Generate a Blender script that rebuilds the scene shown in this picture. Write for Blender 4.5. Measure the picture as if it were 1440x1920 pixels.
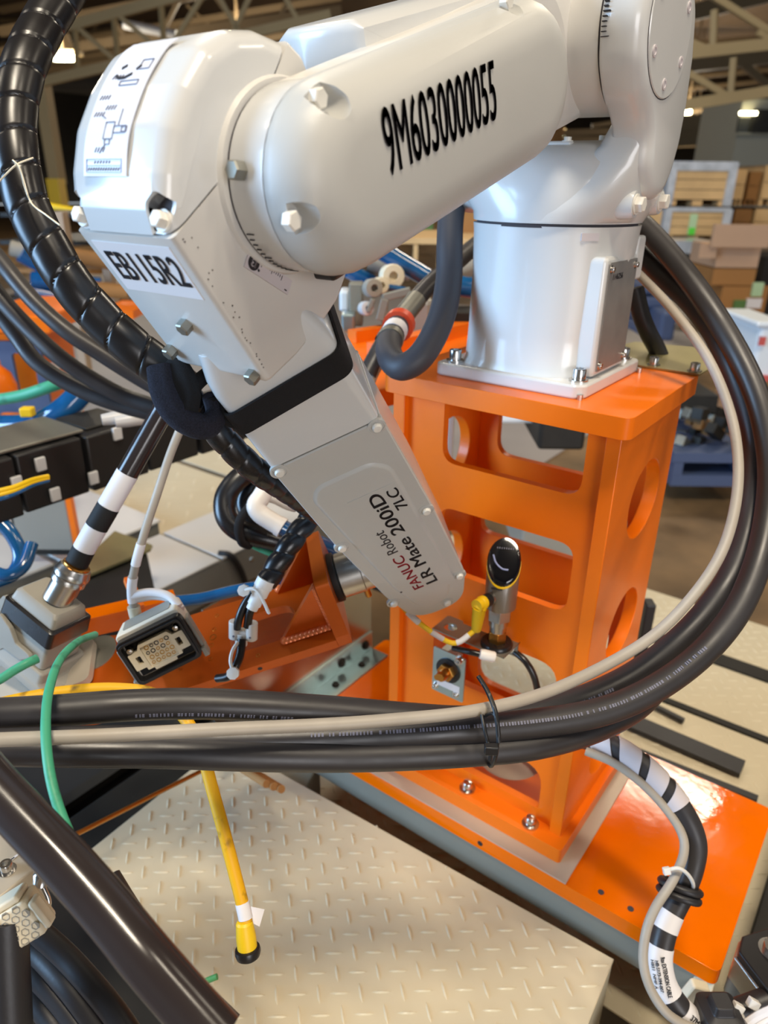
import bpy, bmesh, math, random
from mathutils import Vector as V3, Matrix
random.seed(7)
for o in list(bpy.data.objects): bpy.data.objects.remove(o)
SC = bpy.context.scene
COL = SC.collection
# ------------------------------------------------------------------ camera
F_PX = 1355.0
ROT = ((0.79866994, 0.6016691, 0.01098296), (-0.25754911, 0.32526787, 0.90987322), (0.54387019, -0.72951704, 0.41474101))
CAM = V3((0.39325581, -0.86383721, 0.22093023))
RM = Matrix(ROT)
cd = bpy.data.cameras.new('camera'); cam = bpy.data.objects.new('camera', cd); COL.objects.link(cam)
cam.matrix_world = Matrix.Translation(CAM) @ RM.transposed().to_4x4()
cd.sensor_fit = 'VERTICAL'; cd.sensor_height = 36.0; cd.sensor_width = 27.0
cd.lens = F_PX / 1920.0 * 36.0
cd.clip_start = 0.02; cd.clip_end = 200
cd.dof.use_dof = True; cd.dof.focus_distance = 0.64; cd.dof.aperture_fstop = 6.0
SC.camera = cam
# ------------------------------------------------------------------ world, lights, exposure
wd = bpy.data.worlds.new('world'); SC.world = wd; wd.use_nodes = True
wd.node_tree.nodes['Background'].inputs[0].default_value = (0.84, 0.93, 1.0, 1)
wd.node_tree.nodes['Background'].inputs[1].default_value = 0.55
SC.view_settings.view_transform = 'Standard'; SC.view_settings.look = 'None'
SC.view_settings.gamma = 1.0; SC.view_settings.exposure = 0.1; SC.view_settings.use_curve_mapping = False
def area(name, loc, target, sx, sy, power, col):
    l = bpy.data.lights.new(name, 'AREA'); l.shape = 'RECTANGLE'; l.size = sx; l.size_y = sy; l.energy = power; l.color = col
    o = bpy.data.objects.new(name, l); COL.objects.link(o); o.location = loc
    d = V3(target) - V3(loc); o.rotation_euler = d.to_track_quat('-Z', 'Y').to_euler(); return o
area('daylight_door', (-4.0, -4.6, 0.9), (0, 0, 0), 2.6, 3.4, 520, (0.40, 0.66, 1.0))
area('side_fill_light', (6.6, -4.6, 0.7), (0, -0.1, -0.2), 3.0, 3.0, 235, (0.97, 0.97, 1.0))  # unseen fill light, added to brighten the faces turned to the right
WARM = (1.0, 0.88, 0.70)
LAMPS = [(-0.72, 5.0, 3.7, 85), (2.8, 0.2, 3.7, 40), (-2.6, 1.6, 3.7, 45), (0.9, -1.2, 3.7, 150), (3.4, 3.6, 3.7, 50), (-3.6, -2.2, 3.7, 30)]
for i, p in enumerate(LAMPS):
    area('ceiling_lamp_light', p[:3], (p[0], p[1], 0), 1.2, 0.35, p[3], WARM)
# ------------------------------------------------------------------ pixel / space helpers (image taken as 1440 x 1920)
def ray(px, py): return RM.transposed() @ V3((px - 720.0, 960.0 - py, -F_PX))
def S(px, py, d):                      # point at depth d (metres) along the view axis
    return CAM + ray(px, py) * (d / F_PX)
def A(px, py, ax, val):                # point on an axis-aligned plane
    r = ray(px, py); return CAM + r * ((val - CAM[ax]) / r[ax])
def APL(px, py, O, n):
    r = ray(px, py); return CAM + r * ((V3(O) - CAM).dot(n) / r.dot(n))
FH = V3((-0.598, 0.802, 0)).normalized(); RH = V3((FH.y, -FH.x, 0))
def B(px, py, D):                      # point on the upright plane D metres ahead
    return APL(px, py, CAM + FH * D, FH)
# ------------------------------------------------------------------ materials
def lin(c): return tuple((x / 12.92 if x <= 0.04045 else ((x + 0.055) / 1.055) ** 2.4) for x in [v / 255.0 for v in c]) + (1,)
MATS = {}
def mat(name, rgb, rough=0.5, metal=0.0, bump=0.0, bscale=200.0, var=0.0, vscale=20.0, coat=0.0, spec=0.5, rvar=0.0, emit=0.0, trans=0.0, dirt=None, aniso=0.0):
    m = bpy.data.materials.new(name); m.use_nodes = True; nt = m.node_tree; p = nt.nodes['Principled BSDF']
    c = lin(rgb); p.inputs['Base Color'].default_value = c; p.inputs['Roughness'].default_value = rough; p.inputs['Metallic'].default_value = metal
    p.inputs['Specular IOR Level'].default_value = spec; p.inputs['Coat Weight'].default_value = coat; p.inputs['Coat Roughness'].default_value = 0.08
    p.inputs['Transmission Weight'].default_value = trans
    tc = nt.nodes.new('ShaderNodeTexCoord')
    def noise(sc, det=4):
        n = nt.nodes.new('ShaderNodeTexNoise'); n.inputs['Scale'].default_value = sc; n.inputs['Detail'].default_value = det
        nt.links.new(tc.outputs['Object'], n.inputs['Vector']); return n
    if var > 0 or dirt:
        n = noise(vscale); mr = nt.nodes.new('ShaderNodeMapRange'); mr.inputs[1].default_value = 0.3; mr.inputs[2].default_value = 0.7
        nt.links.new(n.outputs['Fac'], mr.inputs[0])
        mx = nt.nodes.new('ShaderNodeMix'); mx.data_type = 'RGBA'
        d = lin(dirt) if dirt else tuple(x * (1 - var) for x in c[:3]) + (1,)
        mx.inputs[6].default_value = c; mx.inputs[7].default_value = d
        if dirt:
            mr.inputs[1].default_value = 0.55; mr.inputs[2].default_value = 0.75; mr.inputs[4].default_value = var or 1.0
        nt.links.new(mr.outputs[0], mx.inputs[0]); nt.links.new(mx.outputs[2], p.inputs['Base Color'])
    if rvar > 0:
        n = noise(vscale * 0.7); mr = nt.nodes.new('ShaderNodeMapRange'); mr.inputs[1].default_value = 0.3; mr.inputs[2].default_value = 0.7
        mr.inputs[3].default_value = max(0.02, rough - rvar); mr.inputs[4].default_value = min(1, rough + rvar)
        nt.links.new(n.outputs['Fac'], mr.inputs[0]); nt.links.new(mr.outputs[0], p.inputs['Roughness'])
    if bump > 0:
        n = noise(bscale, 3); b = nt.nodes.new('ShaderNodeBump'); b.inputs['Strength'].default_value = bump; b.inputs['Distance'].default_value = 0.001
        nt.links.new(n.outputs['Fac'], b.inputs['Height']); nt.links.new(b.outputs[0], p.inputs['Normal'])
    if emit > 0:
        p.inputs['Emission Color'].default_value = c; p.inputs['Emission Strength'].default_value = emit
    MATS[name] = m; return m
mat('white_paint', (210, 207, 201), 0.38, bump=0.05, bscale=900, var=0.05, vscale=9, coat=0.15)
mat('white_gloss', (206, 206, 204), 0.25, bump=0.03, bscale=700, coat=0.3)
mat('cover_paint', (188, 187, 182), 0.42, bump=0.10, bscale=1400, var=0.04, vscale=12)
mat('seam', (60, 56, 60), 0.8)
mat('orange', (242, 116, 10), 0.36, bump=0.06, bscale=120, var=0.08, vscale=10, coat=0.1, rvar=0.08, spec=0.35)
mat('orange_plate', (236, 108, 0), 0.10, bump=0.22, bscale=60, var=0.06, vscale=14, rvar=0.06, spec=0.32)
mat('orange_anod', (196, 88, 12), 0.34, metal=0.4, bump=0.04, bscale=300, var=0.08, vscale=14)
mat('weld', (246, 138, 84), 0.30, metal=0.35)
mat('shim', (188, 178, 162), 0.42, metal=0.25, var=0.1, vscale=6, bump=0.05)
mat('frame_grey', (132, 130, 118), 0.5, var=0.12, vscale=8)
mat('cream_tread', (204, 192, 164), 0.46, bump=0.12, bscale=60, var=0.06, vscale=8, spec=0.35)
mat('cream_lug', (206, 195, 168), 0.30)
mat('steel', (190, 186, 180), 0.28, metal=1.0, bump=0.04)
mat('steel_brushed', (166, 164, 162), 0.5, metal=0.7, bump=0.10, bscale=500, var=0.15, vscale=30)
mat('zinc', (176, 196, 200), 0.30, metal=0.9, var=0.12, vscale=20)
mat('zinc_dull', (150, 148, 138), 0.45, metal=0.8, var=0.15, vscale=12)
mat('bolt', (205, 203, 200), 0.22, metal=1.0)
mat('bolt_white', (228, 224, 214), 0.32)
mat('brass', (190, 132, 62), 0.3, metal=1.0)
mat('rubber', (38, 36, 38), 0.46, bump=0.12, bscale=260, var=0.2, vscale=40)
mat('rubber_cable', (50, 47, 48), 0.42, bump=0.06, bscale=160, var=0.18, vscale=26, rvar=0.1)
mat('rubber_gloss', (26, 24, 25), 0.30, bump=0.05, bscale=120, rvar=0.08)
mat('hose_shiny', (46, 40, 40), 0.2, bump=0.03, bscale=60, rvar=0.06)
mat('hose_grey', (60, 60, 66), 0.55, bump=0.08)
mat('black_plastic', (26, 25, 26), 0.42, bump=0.05)
mat('black_matt', (16, 15, 15), 0.75)
mat('velcro', (14, 13, 16), 0.9, bump=1.0, bscale=1800, var=0.3, vscale=900)
mat('velcro_fuzz', (40, 42, 58), 0.95, bump=1.2, bscale=1500, var=0.6, vscale=700)
mat('grey_cable', (172, 162, 148), 0.5, bump=0.06, bscale=200, var=0.16, vscale=24)
mat('yellow', (240, 196, 18), 0.45, var=0.1, vscale=40)
mat('yellow_dirty', (226, 168, 8), 0.5, var=0.9, vscale=60, dirt=(70, 52, 10))
mat('green', (62, 158, 122), 0.5, var=0.8, vscale=45, dirt=(34, 84, 66))
mat('green_tape', (66, 130, 74), 0.5)
mat('blue_tube', (24, 92, 150), 0.14, coat=0.6, var=0.35, vscale=30)
mat('white_plastic', (232, 226, 218), 0.42)
mat('ivory', (222, 210, 184), 0.45)
mat('nylon', (232, 230, 224), 0.35, trans=0.15)
mat('label_white', (226, 222, 222), 0.55)
mat('label_grey', (196, 188, 190), 0.5)
mat('label_sticker', (222, 222, 228), 0.32)
mat('label_metal', (196, 196, 196), 0.35)
mat('ink', (34, 31, 36), 0.6)
mat('ink_scuff', (92, 84, 78), 0.7)
mat('ink_soft', (112, 112, 128), 0.6)
mat('ink_red', (176, 40, 52), 0.6)
mat('ink_blue', (150, 162, 206), 0.6)
mat('hood_grey', (150, 145, 134), 0.5, bump=0.15, bscale=600)
mat('connector_hood', (226, 216, 196), 0.45, bump=0.25, bscale=900)
mat('gold', (214, 168, 84), 0.3, metal=1.0)
mat('display', (12, 14, 20), 0.08, coat=0.6)
mat('sensor_body', (150, 144, 138), 0.38, metal=0.7)
mat('concrete', (140, 112, 78), 0.5, bump=0.3, bscale=10, var=0.62, vscale=3.2, rvar=0.15)
mat('concrete_grey', (168, 160, 156), 0.6, var=0.12, vscale=2.2)
mat('sheet_grey', (150, 148, 140), 0.42, metal=0.25, var=0.06, vscale=6)
mat('sheet_white', (214, 212, 208), 0.34, metal=0.15, var=0.05, vscale=5)
mat('steel_dark', (40, 38, 34), 0.55, metal=0.3, var=0.4, vscale=14)
mat('galv_panel', (168, 160, 148), 0.22, metal=0.95, rvar=0.1, vscale=5)
mat('wood', (216, 178, 124), 0.7, var=0.3, vscale=3)
mat('wood_dark', (150, 104, 52), 0.75, var=0.3, vscale=3)
mat('cardboard', (192, 156, 126), 0.8, var=0.08, vscale=3)
mat('cardboard_brown', (166, 116, 62), 0.8, var=0.08, vscale=3)
mat('film', (196, 200, 206), 0.25, var=0.35, vscale=9)
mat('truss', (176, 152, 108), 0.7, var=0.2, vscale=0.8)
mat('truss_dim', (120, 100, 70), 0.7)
mat('roof', (104, 82, 56), 0.9, var=0.5, vscale=0.5)
mat('wall_office', (158, 154, 138), 0.8)
mat('wall_dark', (52, 42, 30), 0.9, var=0.4, vscale=0.6)
mat('glass_dark', (42, 42, 38), 0.15)
mat('lamp_glow', (255, 244, 196), 0.5, emit=16.0)
mat('blue_plastic', (70, 84, 116), 0.55)
mat('white_tub', (222, 228, 232), 0.45)
mat('red_print', (196, 84, 76), 0.5)
mat('green_machine', (86, 122, 62), 0.6)
mat('teal', (96, 150, 130), 0.6)
mat('lime', (90, 214, 60), 0.6)
mat('pale_green', (176, 204, 160), 0.6)
mat('red_ring', (206, 72, 40), 0.4)
mat('tan_post', (172, 146, 120), 0.6)
mat('olive_plate', (168, 158, 112), 0.35, metal=0.6, var=0.15, vscale=14)
mat('grate', (24, 22, 20), 0.5, metal=0.3)
# ------------------------------------------------------------------ object helpers
WL = {}
def _place(o, parent):
    COL.objects.link(o)
    if parent is not None:
        o.parent = parent; o.location = -WL[parent.name]
        WL[o.name] = V3((0, 0, 0))
    else: WL[o.name] = V3((0, 0, 0))
    return o
def thing(name, label, cat, loc=(0, 0, 0), group=None):
    o = bpy.data.objects.new(name, None); COL.objects.link(o); o.location = loc; o.empty_display_size = 0.02
    o['label'] = label; o['category'] = cat
    if group: o['group'] = group
    WL[o.name] = V3(loc); return o
def tag(o, label, cat, group=None, kind=None):
    o['label'] = label; o['category'] = cat
    if group: o['group'] = group
    if kind: o['kind'] = kind
    return o
def structure(o, label=None):
    o['kind'] = 'structure'
    if label: o['label'] = label
    return o
def mk(name, VF, m, parent=None, smooth=35, bevel=0.0, seg=2, label=None):
    Vs, Fs = VF
    me = bpy.data.meshes.new(name); me.from_pydata([tuple(v) for v in Vs], [], Fs); me.update()
    bm = bmesh.new(); bm.from_mesh(me); bmesh.ops.recalc_face_normals(bm, faces=bm.faces); bm.to_mesh(me); bm.free()
    me.materials.append(MATS[m])
    if smooth:
        me.polygons.foreach_set('use_smooth', [True] * len(me.polygons)); me.set_sharp_from_angle(angle=math.radians(smooth))
    o = bpy.data.objects.new(name, me); _place(o, parent)
    if bevel:
        b = o.modifiers.new('bevel', 'BEVEL'); b.width = bevel; b.segments = seg; b.limit_method = 'ANGLE'; b.angle_limit = math.radians(40); b.harden_normals = False
    if label: o['label'] = label
    return o
class FR:                                # a frame: origin and three axes
    def __init__(s, O, X=(1, 0, 0), Y=(0, 1, 0), Z=(0, 0, 1)): s.O, s.X, s.Y, s.Z = V3(O), V3(X).normalized(), V3(Y).normalized(), V3(Z).normalized()
    def __call__(s, x, y, z): return s.O + s.X * x + s.Y * y + s.Z * z
    def sh(s, x, y, z): return FR(s(x, y, z), s.X, s.Y, s.Z)
WF = FR((0, 0, 0))
def frame_n(O, n, hint=(0, 0, 1)):       # frame with Z along n
    n = V3(n).normalized(); h = V3(hint)
    if abs(n.dot(h.normalized())) > 0.98: h = V3((1, 0, 0))
    X = h.cross(n).normalized(); return FR(O, X, n.cross(X), n)
def merge(*parts):
    Vs, Fs = [], []
    for v, f in parts:
        k = len(Vs); Vs += list(v); Fs += [tuple(i + k for i in q) for q in f]
    return Vs, Fs
def box(f, x0, x1, y0, y1, z0, z1):
    c = [f(x, y, z) for z in (z0, z1) for y in (y0, y1) for x in (x0, x1)]
    return c, [(0, 2, 3, 1), (4, 5, 7, 6), (0, 1, 5, 4), (2, 6, 7, 3), (0, 4, 6, 2), (1, 3, 7, 5)]
def loft(loops, cap=True):
    n = len(loops[0]); Vs = [v for l in loops for v in l]; Fs = []
    for k in range(len(loops) - 1):
        for i in range(n):
            j = (i + 1) % n; Fs.append((k * n + i, k * n + j, (k + 1) * n + j, (k + 1) * n + i))
    if cap: Fs.append(tuple(range(n - 1, -1, -1))); Fs.append(tuple((len(loops) - 1) * n + i for i in range(n)))
    return Vs, Fs
def prism(f, poly, z0, z1): return loft([[f(x, y, z0) for x, y in poly], [f(x, y, z1) for x, y in poly]])
def rpoly(pts, r, n=5):                  # polygon with rounded corners (r a number or a list)
    out = []; N = len(pts)
    for i in range(N):
        p = V3(pts[i]).to_2d(); a = V3(pts[i - 1]).to_2d(); b = V3(pts[(i + 1) % N]).to_2d()
        rr = r[i] if isinstance(r, (list, tuple)) else r
        if rr <= 0: out.append((p.x, p.y)); continue
        u = (a - p).normalized(); v = (b - p).normalized(); ang = math.acos(max(-1, min(1, u.dot(v))))
        t = min(rr / math.tan(ang / 2), (a - p).length * 0.49, (b - p).length * 0.49)
        for k in range(n + 1):
            s = k / n; q = (p + u * t) * (1 - s) ** 2 + p * 2 * s * (1 - s) + (p + v * t) * s * s
            out.append((q.x, q.y))
    return out
def p3(l): return [(x, y, 0) for x, y in l]
def rrect(x0, x1, y0, y1, r, n=5): return rpoly(p3([(x0, y0), (x1, y0), (x1, y1), (x0, y1)]), r, n)
def circle(cx, cy, r, n=28, ry=None): return [(cx + r * math.cos(2 * math.pi * i / n), cy + (ry or r) * math.sin(2 * math.pi * i / n)) for i in range(n)]
def inset(poly, d):                      # inward offset of a convex-ish loop
    c = V3((sum(p[0] for p in poly) / len(poly), sum(p[1] for p in poly) / len(poly)))
    N = len(poly); out = []
    area2 = sum(poly[i][0] * poly[(i + 1) % N][1] - poly[(i + 1) % N][0] * poly[i][1] for i in range(N)); sg = 1 if area2 > 0 else -1
    for i in range(N):
        a = V3(poly[i - 1]).to_2d(); b = V3(poly[(i + 1) % N]).to_2d(); t = (b - a)
        if t.length < 1e-9: out.append(poly[i]); continue
        t.normalize(); nrm = V3((-t.y, t.x)) * sg
        out.append((poly[i][0] + nrm.x * d, poly[i][1] + nrm.y * d))
    return out
def lathe(f, prof, n=24, cap=True): return loft([[f(r * math.cos(2 * math.pi * i / n), r * math.sin(2 * math.pi * i / n), z) for i in range(n)] for r, z in prof], cap)
def cyl(f, r, z0, z1, n=24): return lathe(f, [(r, z0), (r, z1)], n)
def smooth_path(pts, per=10):
    P = [V3(p) for p in pts]
    if len(P) < 3 or per < 2: return P
    P = [P[0] * 2 - P[1]] + P + [P[-1] * 2 - P[-2]]; out = []
    for i in range(1, len(P) - 2):
        a, b, c, d = P[i - 1:i + 3]
        for k in range(per):
            t = k / per
            out.append(0.5 * ((2 * b) + (c - a) * t + (2 * a - 5 * b + 4 * c - d) * t * t + (3 * b - a - 3 * c + d) * t ** 3))
    out.append(P[-2]); return out
def frames(path):
    N = len(path); T = [(path[min(i + 1, N - 1)] - path[max(i - 1, 0)]).normalized() for i in range(N)]
    u = T[0].orthogonal().normalized(); U = []
    for t in T:
        u = (u - t * u.dot(t)); u.normalize(); U.append(u)
    return T, U
def tube(pts, r, n=14, per=10, rfun=None):
    path = smooth_path(pts, per); T, U = frames(path); loops = []; s = 0; L = [0]
    for i in range(1, len(path)): L.append(L[-1] + (path[i] - path[i - 1]).length)
    for i, p in enumerate(path):
        w = T[i].cross(U[i]); lp = []
        for k in range(n):
            a = 2 * math.pi * k / n; rr = rfun(L[i], a, L[-1]) if rfun else r
            lp.append(p + (U[i] * math.cos(a) + w * math.sin(a)) * rr)
        loops.append(lp)
    return loft(loops)
def sub_path(pts, t0, t1, per=10):       # a stretch of the smoothed path between fractions of its length
    path = smooth_path(pts, per); L = [0]
    for i in range(1, len(path)): L.append(L[-1] + (path[i] - path[i - 1]).length)
    def at(l):
        for i in range(1, len(path)):
            if L[i] >= l: k = (l - L[i - 1]) / max(1e-9, L[i] - L[i - 1]); return path[i - 1].lerp(path[i], k)
        return path[-1]
    n = 8; return [at(L[-1] * (t0 + (t1 - t0) * k / n)) for k in range(n + 1)]
def spiral(pts, r, pitch, n=24, groove=0.16, bulge=0.06, per=24):
    def rf(s, a, L):
        ph = (s / pitch - a / (2 * math.pi)) % 1.0
        g = math.exp(-((min(ph, 1 - ph)) / 0.028) ** 2)
        return r * (1 + bulge * (math.sin(math.pi * ph) - 0.5 + 0.5 * (1 - ph)) - groove * g)
    return tube(pts, r, n, per, rf)
def _curve_mesh(name, cu, f, sx=1.0):
    tmp = bpy.data.objects.new('tmp', cu); COL.objects.link(tmp)
    dg = bpy.context.evaluated_depsgraph_get(); me = bpy.data.meshes.new_from_object(tmp.evaluated_get(dg))
    bpy.data.objects.remove(tmp); bpy.data.curves.remove(cu)
    for v in me.vertices: v.co = f(v.co.x * sx, v.co.y, v.co.z)
    me.name = name; me.update(); return me
def plate(name, f, outer, holes, z0, z1, m, parent=None, bevel=0.0, label=None):
    cu = bpy.data.curves.new('c', 'CURVE'); cu.dimensions = '2D'; cu.fill_mode = 'BOTH'; cu.extrude = (z1 - z0) / 2
    for lp in [outer] + list(holes):
        s = cu.splines.new('POLY'); s.points.add(len(lp) - 1); s.use_cyclic_u = True
        for i, (x, y) in enumerate(lp): s.points[i].co = (x, y, 0, 1)
    me = _curve_mesh(name, cu, f.sh(0, 0, (z0 + z1) / 2))
    bm = bmesh.new(); bm.from_mesh(me); bmesh.ops.remove_doubles(bm, verts=bm.verts, dist=1e-6); bmesh.ops.recalc_face_normals(bm, faces=bm.faces); bm.to_mesh(me); bm.free()
    me.materials.clear(); me.materials.append(MATS[m])
    me.polygons.foreach_set('use_smooth', [True] * len(me.polygons)); me.set_sharp_from_angle(angle=math.radians(35))
    o = bpy.data.objects.new(name, me); _place(o, parent)
    if bevel:
        b = o.modifiers.new('bevel', 'BEVEL'); b.width = bevel; b.segments = 2; b.limit_method = 'ANGLE'; b.angle_limit = math.radians(60)
    if label: o['label'] = label
    return o
def text(name, body, f, size, m, parent, sx=1.0, bold=0.0, ext=0.0002, align='LEFT', shear=0.0, sp=1.0):
    cu = bpy.data.curves.new('t', 'FONT'); cu.body = body; cu.size = size; cu.extrude = ext; cu.offset = 0.0; cu.align_x = align; cu.align_y = 'CENTER'; cu.shear = shear; cu.space_character = sp; cu.resolution_u = 4
    me = _curve_mesh(name, cu, f, sx)
    if bold:                             # heavier strokes: the glyphs doubled a little sideways
        bm = bmesh.new(); bm.from_mesh(me); g = bm.verts[:] + bm.edges[:] + bm.faces[:]; d = bmesh.ops.duplicate(bm, geom=g)
        nv = [v for v in d['geom'] if isinstance(v, bmesh.types.BMVert)]; bmesh.ops.translate(bm, verts=nv, vec=f.X * bold * size)
        d = bmesh.ops.duplicate(bm, geom=g); nv = [v for v in d['geom'] if isinstance(v, bmesh.types.BMVert)]; bmesh.ops.translate(bm, verts=nv, vec=f.X * bold * size * 0.5 + f.Y * bold * size * 0.6); bm.to_mesh(me); bm.free()
    me.materials.clear(); me.materials.append(MATS[m])
    o = bpy.data.objects.new(name, me); _place(o, parent); return o
def fit_text(name, body, Ol, Or, up, n, height, m, parent, bold=0.0, lift=0.0):   # text stretched between two points of a plane
    Ol, Or = V3(Ol), V3(Or); X = (Or - Ol); W = X.length; X.normalize(); n = V3(n).normalized(); Y = n.cross(X)
    cu = bpy.data.curves.new('t', 'FONT'); cu.body = body; cu.size = 1.0; cu.offset = 0.0; cu.align_y = 'CENTER'
    tmp = bpy.data.objects.new('tmp', cu); COL.objects.link(tmp); bpy.context.view_layer.update()
    w = tmp.dimensions.x; h = tmp.dimensions.y; bpy.data.objects.remove(tmp); bpy.data.curves.remove(cu)
    size = height / h
    return text(name, body, FR(Ol + n * lift, X, Y, n), size, m, parent, sx=W / (w * size), bold=bold)
def hexbolt(f, r, h, wash=True):
    hx = [(r * math.cos(math.pi / 3 * i), r * math.sin(math.pi / 3 * i)) for i in range(6)]
    g = merge(loft([[f(x, y, 0) for x, y in hx], [f(x, y, h * 0.88) for x, y in hx], [f(x * 0.84, y * 0.84, h) for x, y in hx]]))
    return merge(g, cyl(f, r * 1.25, -0.0005, h * 0.16, 18)) if wash else g
def sockbolt(f, r, h):
    n = 18
    return merge(lathe(f, [(r * 1.45, -0.0005), (r * 1.45, h * 0.12), (r, h * 0.13), (r, h * 0.93), (r * 0.93, h), (r * 0.58, h), (r * 0.52, h * 0.55)], n))
def finish():
    for o in list(COL.objects):
        if o.parent is None and o.type == 'MESH' and not o.children:
            me = o.data
            if me.users > 1 or not len(me.vertices): continue
            xs = [v.co for v in me.vertices]; lo = [min(c[i] for c in xs) for i in range(3)]; hi = [max(c[i] for c in xs) for i in range(3)]
            c = V3(((lo[0] + hi[0]) / 2, (lo[1] + hi[1]) / 2, lo[2])); me.transform(Matrix.Translation(-c)); o.location = o.location + c

def bool_cut(o, VF):                     # subtract a shape from an object for good
    c = mk('cutter', VF, o.data.materials[0].name); c.location = (0, 0, 0)
    if o.parent: c.parent = o.parent; c.location = o.location
    for sol in ('EXACT', 'MANIFOLD', 'FLOAT', 'FAST'):
        try:
            m = o.modifiers.new('cut', 'BOOLEAN'); m.operation = 'DIFFERENCE'; m.object = c; m.solver = sol
        except TypeError: o.modifiers.clear(); continue
        dg = bpy.context.evaluated_depsgraph_get(); me = bpy.data.meshes.new_from_object(o.evaluated_get(dg)); o.modifiers.clear()
        if len(me.vertices) > 0.5 * len(o.data.vertices): break
    else: bpy.data.objects.remove(c); return
    o.data = me; bpy.data.objects.remove(c)
    me.polygons.foreach_set('use_smooth', [True] * len(me.polygons)); me.set_sharp_from_angle(angle=math.radians(40))
# ================================================================== ROBOT ARM
J2 = (-0.05, 0.357); J3 = (-0.472, 0.222)
AX = V3((0, 0.6085, -0.7935)); NN = V3((0.7157, -0.5542, -0.425)); WW = V3((0.6984, 0.5679, 0.4355)); P0 = V3((-0.0428, -0.5108, 0.1938))
robot = thing('industrial_robot', 'white six-axis industrial robot arm bolted on the orange riser, marked 9M6030000055', 'robot', (0, 0, 0))
# --- base
mk('base_flange', prism(WF, rpoly(p3([(-0.101, -0.098), (0.086, -0.098), (0.097, -0.088), (0.097, 0.09), (-0.101, 0.09)]), [0.012, 0.01, 0.01, 0.012, 0.012]), 0.0, 0.016), 'white_gloss', robot, bevel=0.0025)
def sup(cx, cy, rx, ry, z, e=2.6, n=48):
    out = []
    for i in range(n):
        t = 2 * math.pi * i / n; c, s = math.cos(t), math.sin(t)
        out.append(V3((cx + rx * math.copysign(abs(c) ** (2 / e), c), cy + ry * math.copysign(abs(s) ** (2 / e), s), z)))
    return out
mk('base_column', loft([sup(-0.003, -0.004, 0.090, 0.086, 0.014, 3.2), sup(-0.003, -0.004, 0.086, 0.082, 0.024, 3.0), sup(-0.002, -0.002, 0.088, 0.084, 0.06, 2.7), sup(0, 0, 0.092, 0.088, 0.12, 2.4), sup(0, 0, 0.0955, 0.0915, 0.17, 2.2), sup(0, 0, 0.0965, 0.0925, 0.1795, 2.2)]), 'white_gloss', robot, smooth=50)
mk('joint_seam', cyl(WF, 0.0935, 0.178, 0.1825, 48), 'seam', robot)
# connector box on the +x side and its steel lid
fy = FR((0, 0, 0), (0, 1, 0), (0, 0, 1), (1, 0, 0))
mk('connector_box', prism(fy, rpoly(p3([(-0.062, 0.018), (0.040, 0.018), (0.038, 0.150), (-0.062, 0.150)]), 0.008), 0.03, 0.0915), 'white_gloss', robot, bevel=0.004)
lid = mk('lid_plate', prism(fy, rpoly(p3([(-0.054, 0.024), (0.032, 0.024), (0.031, 0.144), (-0.055, 0.144)]), 0.003), 0.0905, 0.0935), 'steel_brushed', robot)
for (y, z) in ((-0.049, 0.031), (0.026, 0.031), (-0.050, 0.137), (0.025, 0.137)):
    mk('screw', sockbolt(FR((0.0932, y, z), (0, 1, 0), (0, 0, 1), (1, 0, 0)), 0.0032, 0.004), 'bolt', lid)
text('lid_marking', '1146256', FR((0.0938, -0.044, 0.128), (0, 1, 0), (0, 0, 1), (1, 0, 0)), 0.009, 'ink', lid)
mk('side_hatch', prism(fy, rrect(0.030, 0.056, 0.118, 0.168, 0.006), 0.06, 0.092), 'white_gloss', robot, bevel=0.003)
for (x, y) in ((-0.083, -0.078), (0.081, -0.074), (0.079, 0.072), (-0.083, 0.072)):
    mk('anchor_bolt', sockbolt(FR((x, y, 0.0165)), 0.0078, 0.014), 'bolt', robot)
mk('rating_label', box(FR((0.0705, -0.0655, 0.170), V3((0.68, 0.73, 0)), V3((0, 0, 1)), V3((0.73, -0.68, 0))), -0.010, 0.010, -0.004, 0.004, -0.002, 0.0012), 'label_grey', robot)
mk('dowel_pin', cyl(FR((0.093, -0.094, 0)), 0.0035, 0, 0.006, 10), 'steel', robot)
mk('dowel_pin', cyl(FR((0.1, 0.08, 0)), 0.0035, 0, 0.006, 10), 'steel', robot)
# --- turret: ring, drum, yoke
tl = [sup(0, 0, 0.098, 0.098, 0.1825, 2.0), sup(0, 0, 0.099, 0.099, 0.192, 2.0), sup(-0.004, 0, 0.104, 0.098, 0.205, 2.2), sup(-0.008, 0.002, 0.108, 0.096, 0.225, 2.6), sup(-0.010, 0.004, 0.108, 0.088, 0.243, 3.0), sup(-0.012, 0.004, 0.102, 0.066, 0.258, 3.0), sup(-0.012, 0.004, 0.092, 0.036, 0.265, 3.0), sup(-0.012, 0.004, 0.08, 0.01, 0.266, 3.0)]
mk('turret_drum', loft(tl), 'white_gloss', robot, smooth=60)
mk('rear_cable_port', merge(cyl(frame_n((-0.105, 0.0, 0.215), (-1, 0, 0)), 0.028, -0.02, 0.02, 24)), 'white_gloss', robot, bevel=0.003)
cyk = FR((0, J2[0], J2[1]), (0, 1, 0), (0, 0, 1), (1, 0, 0))
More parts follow.
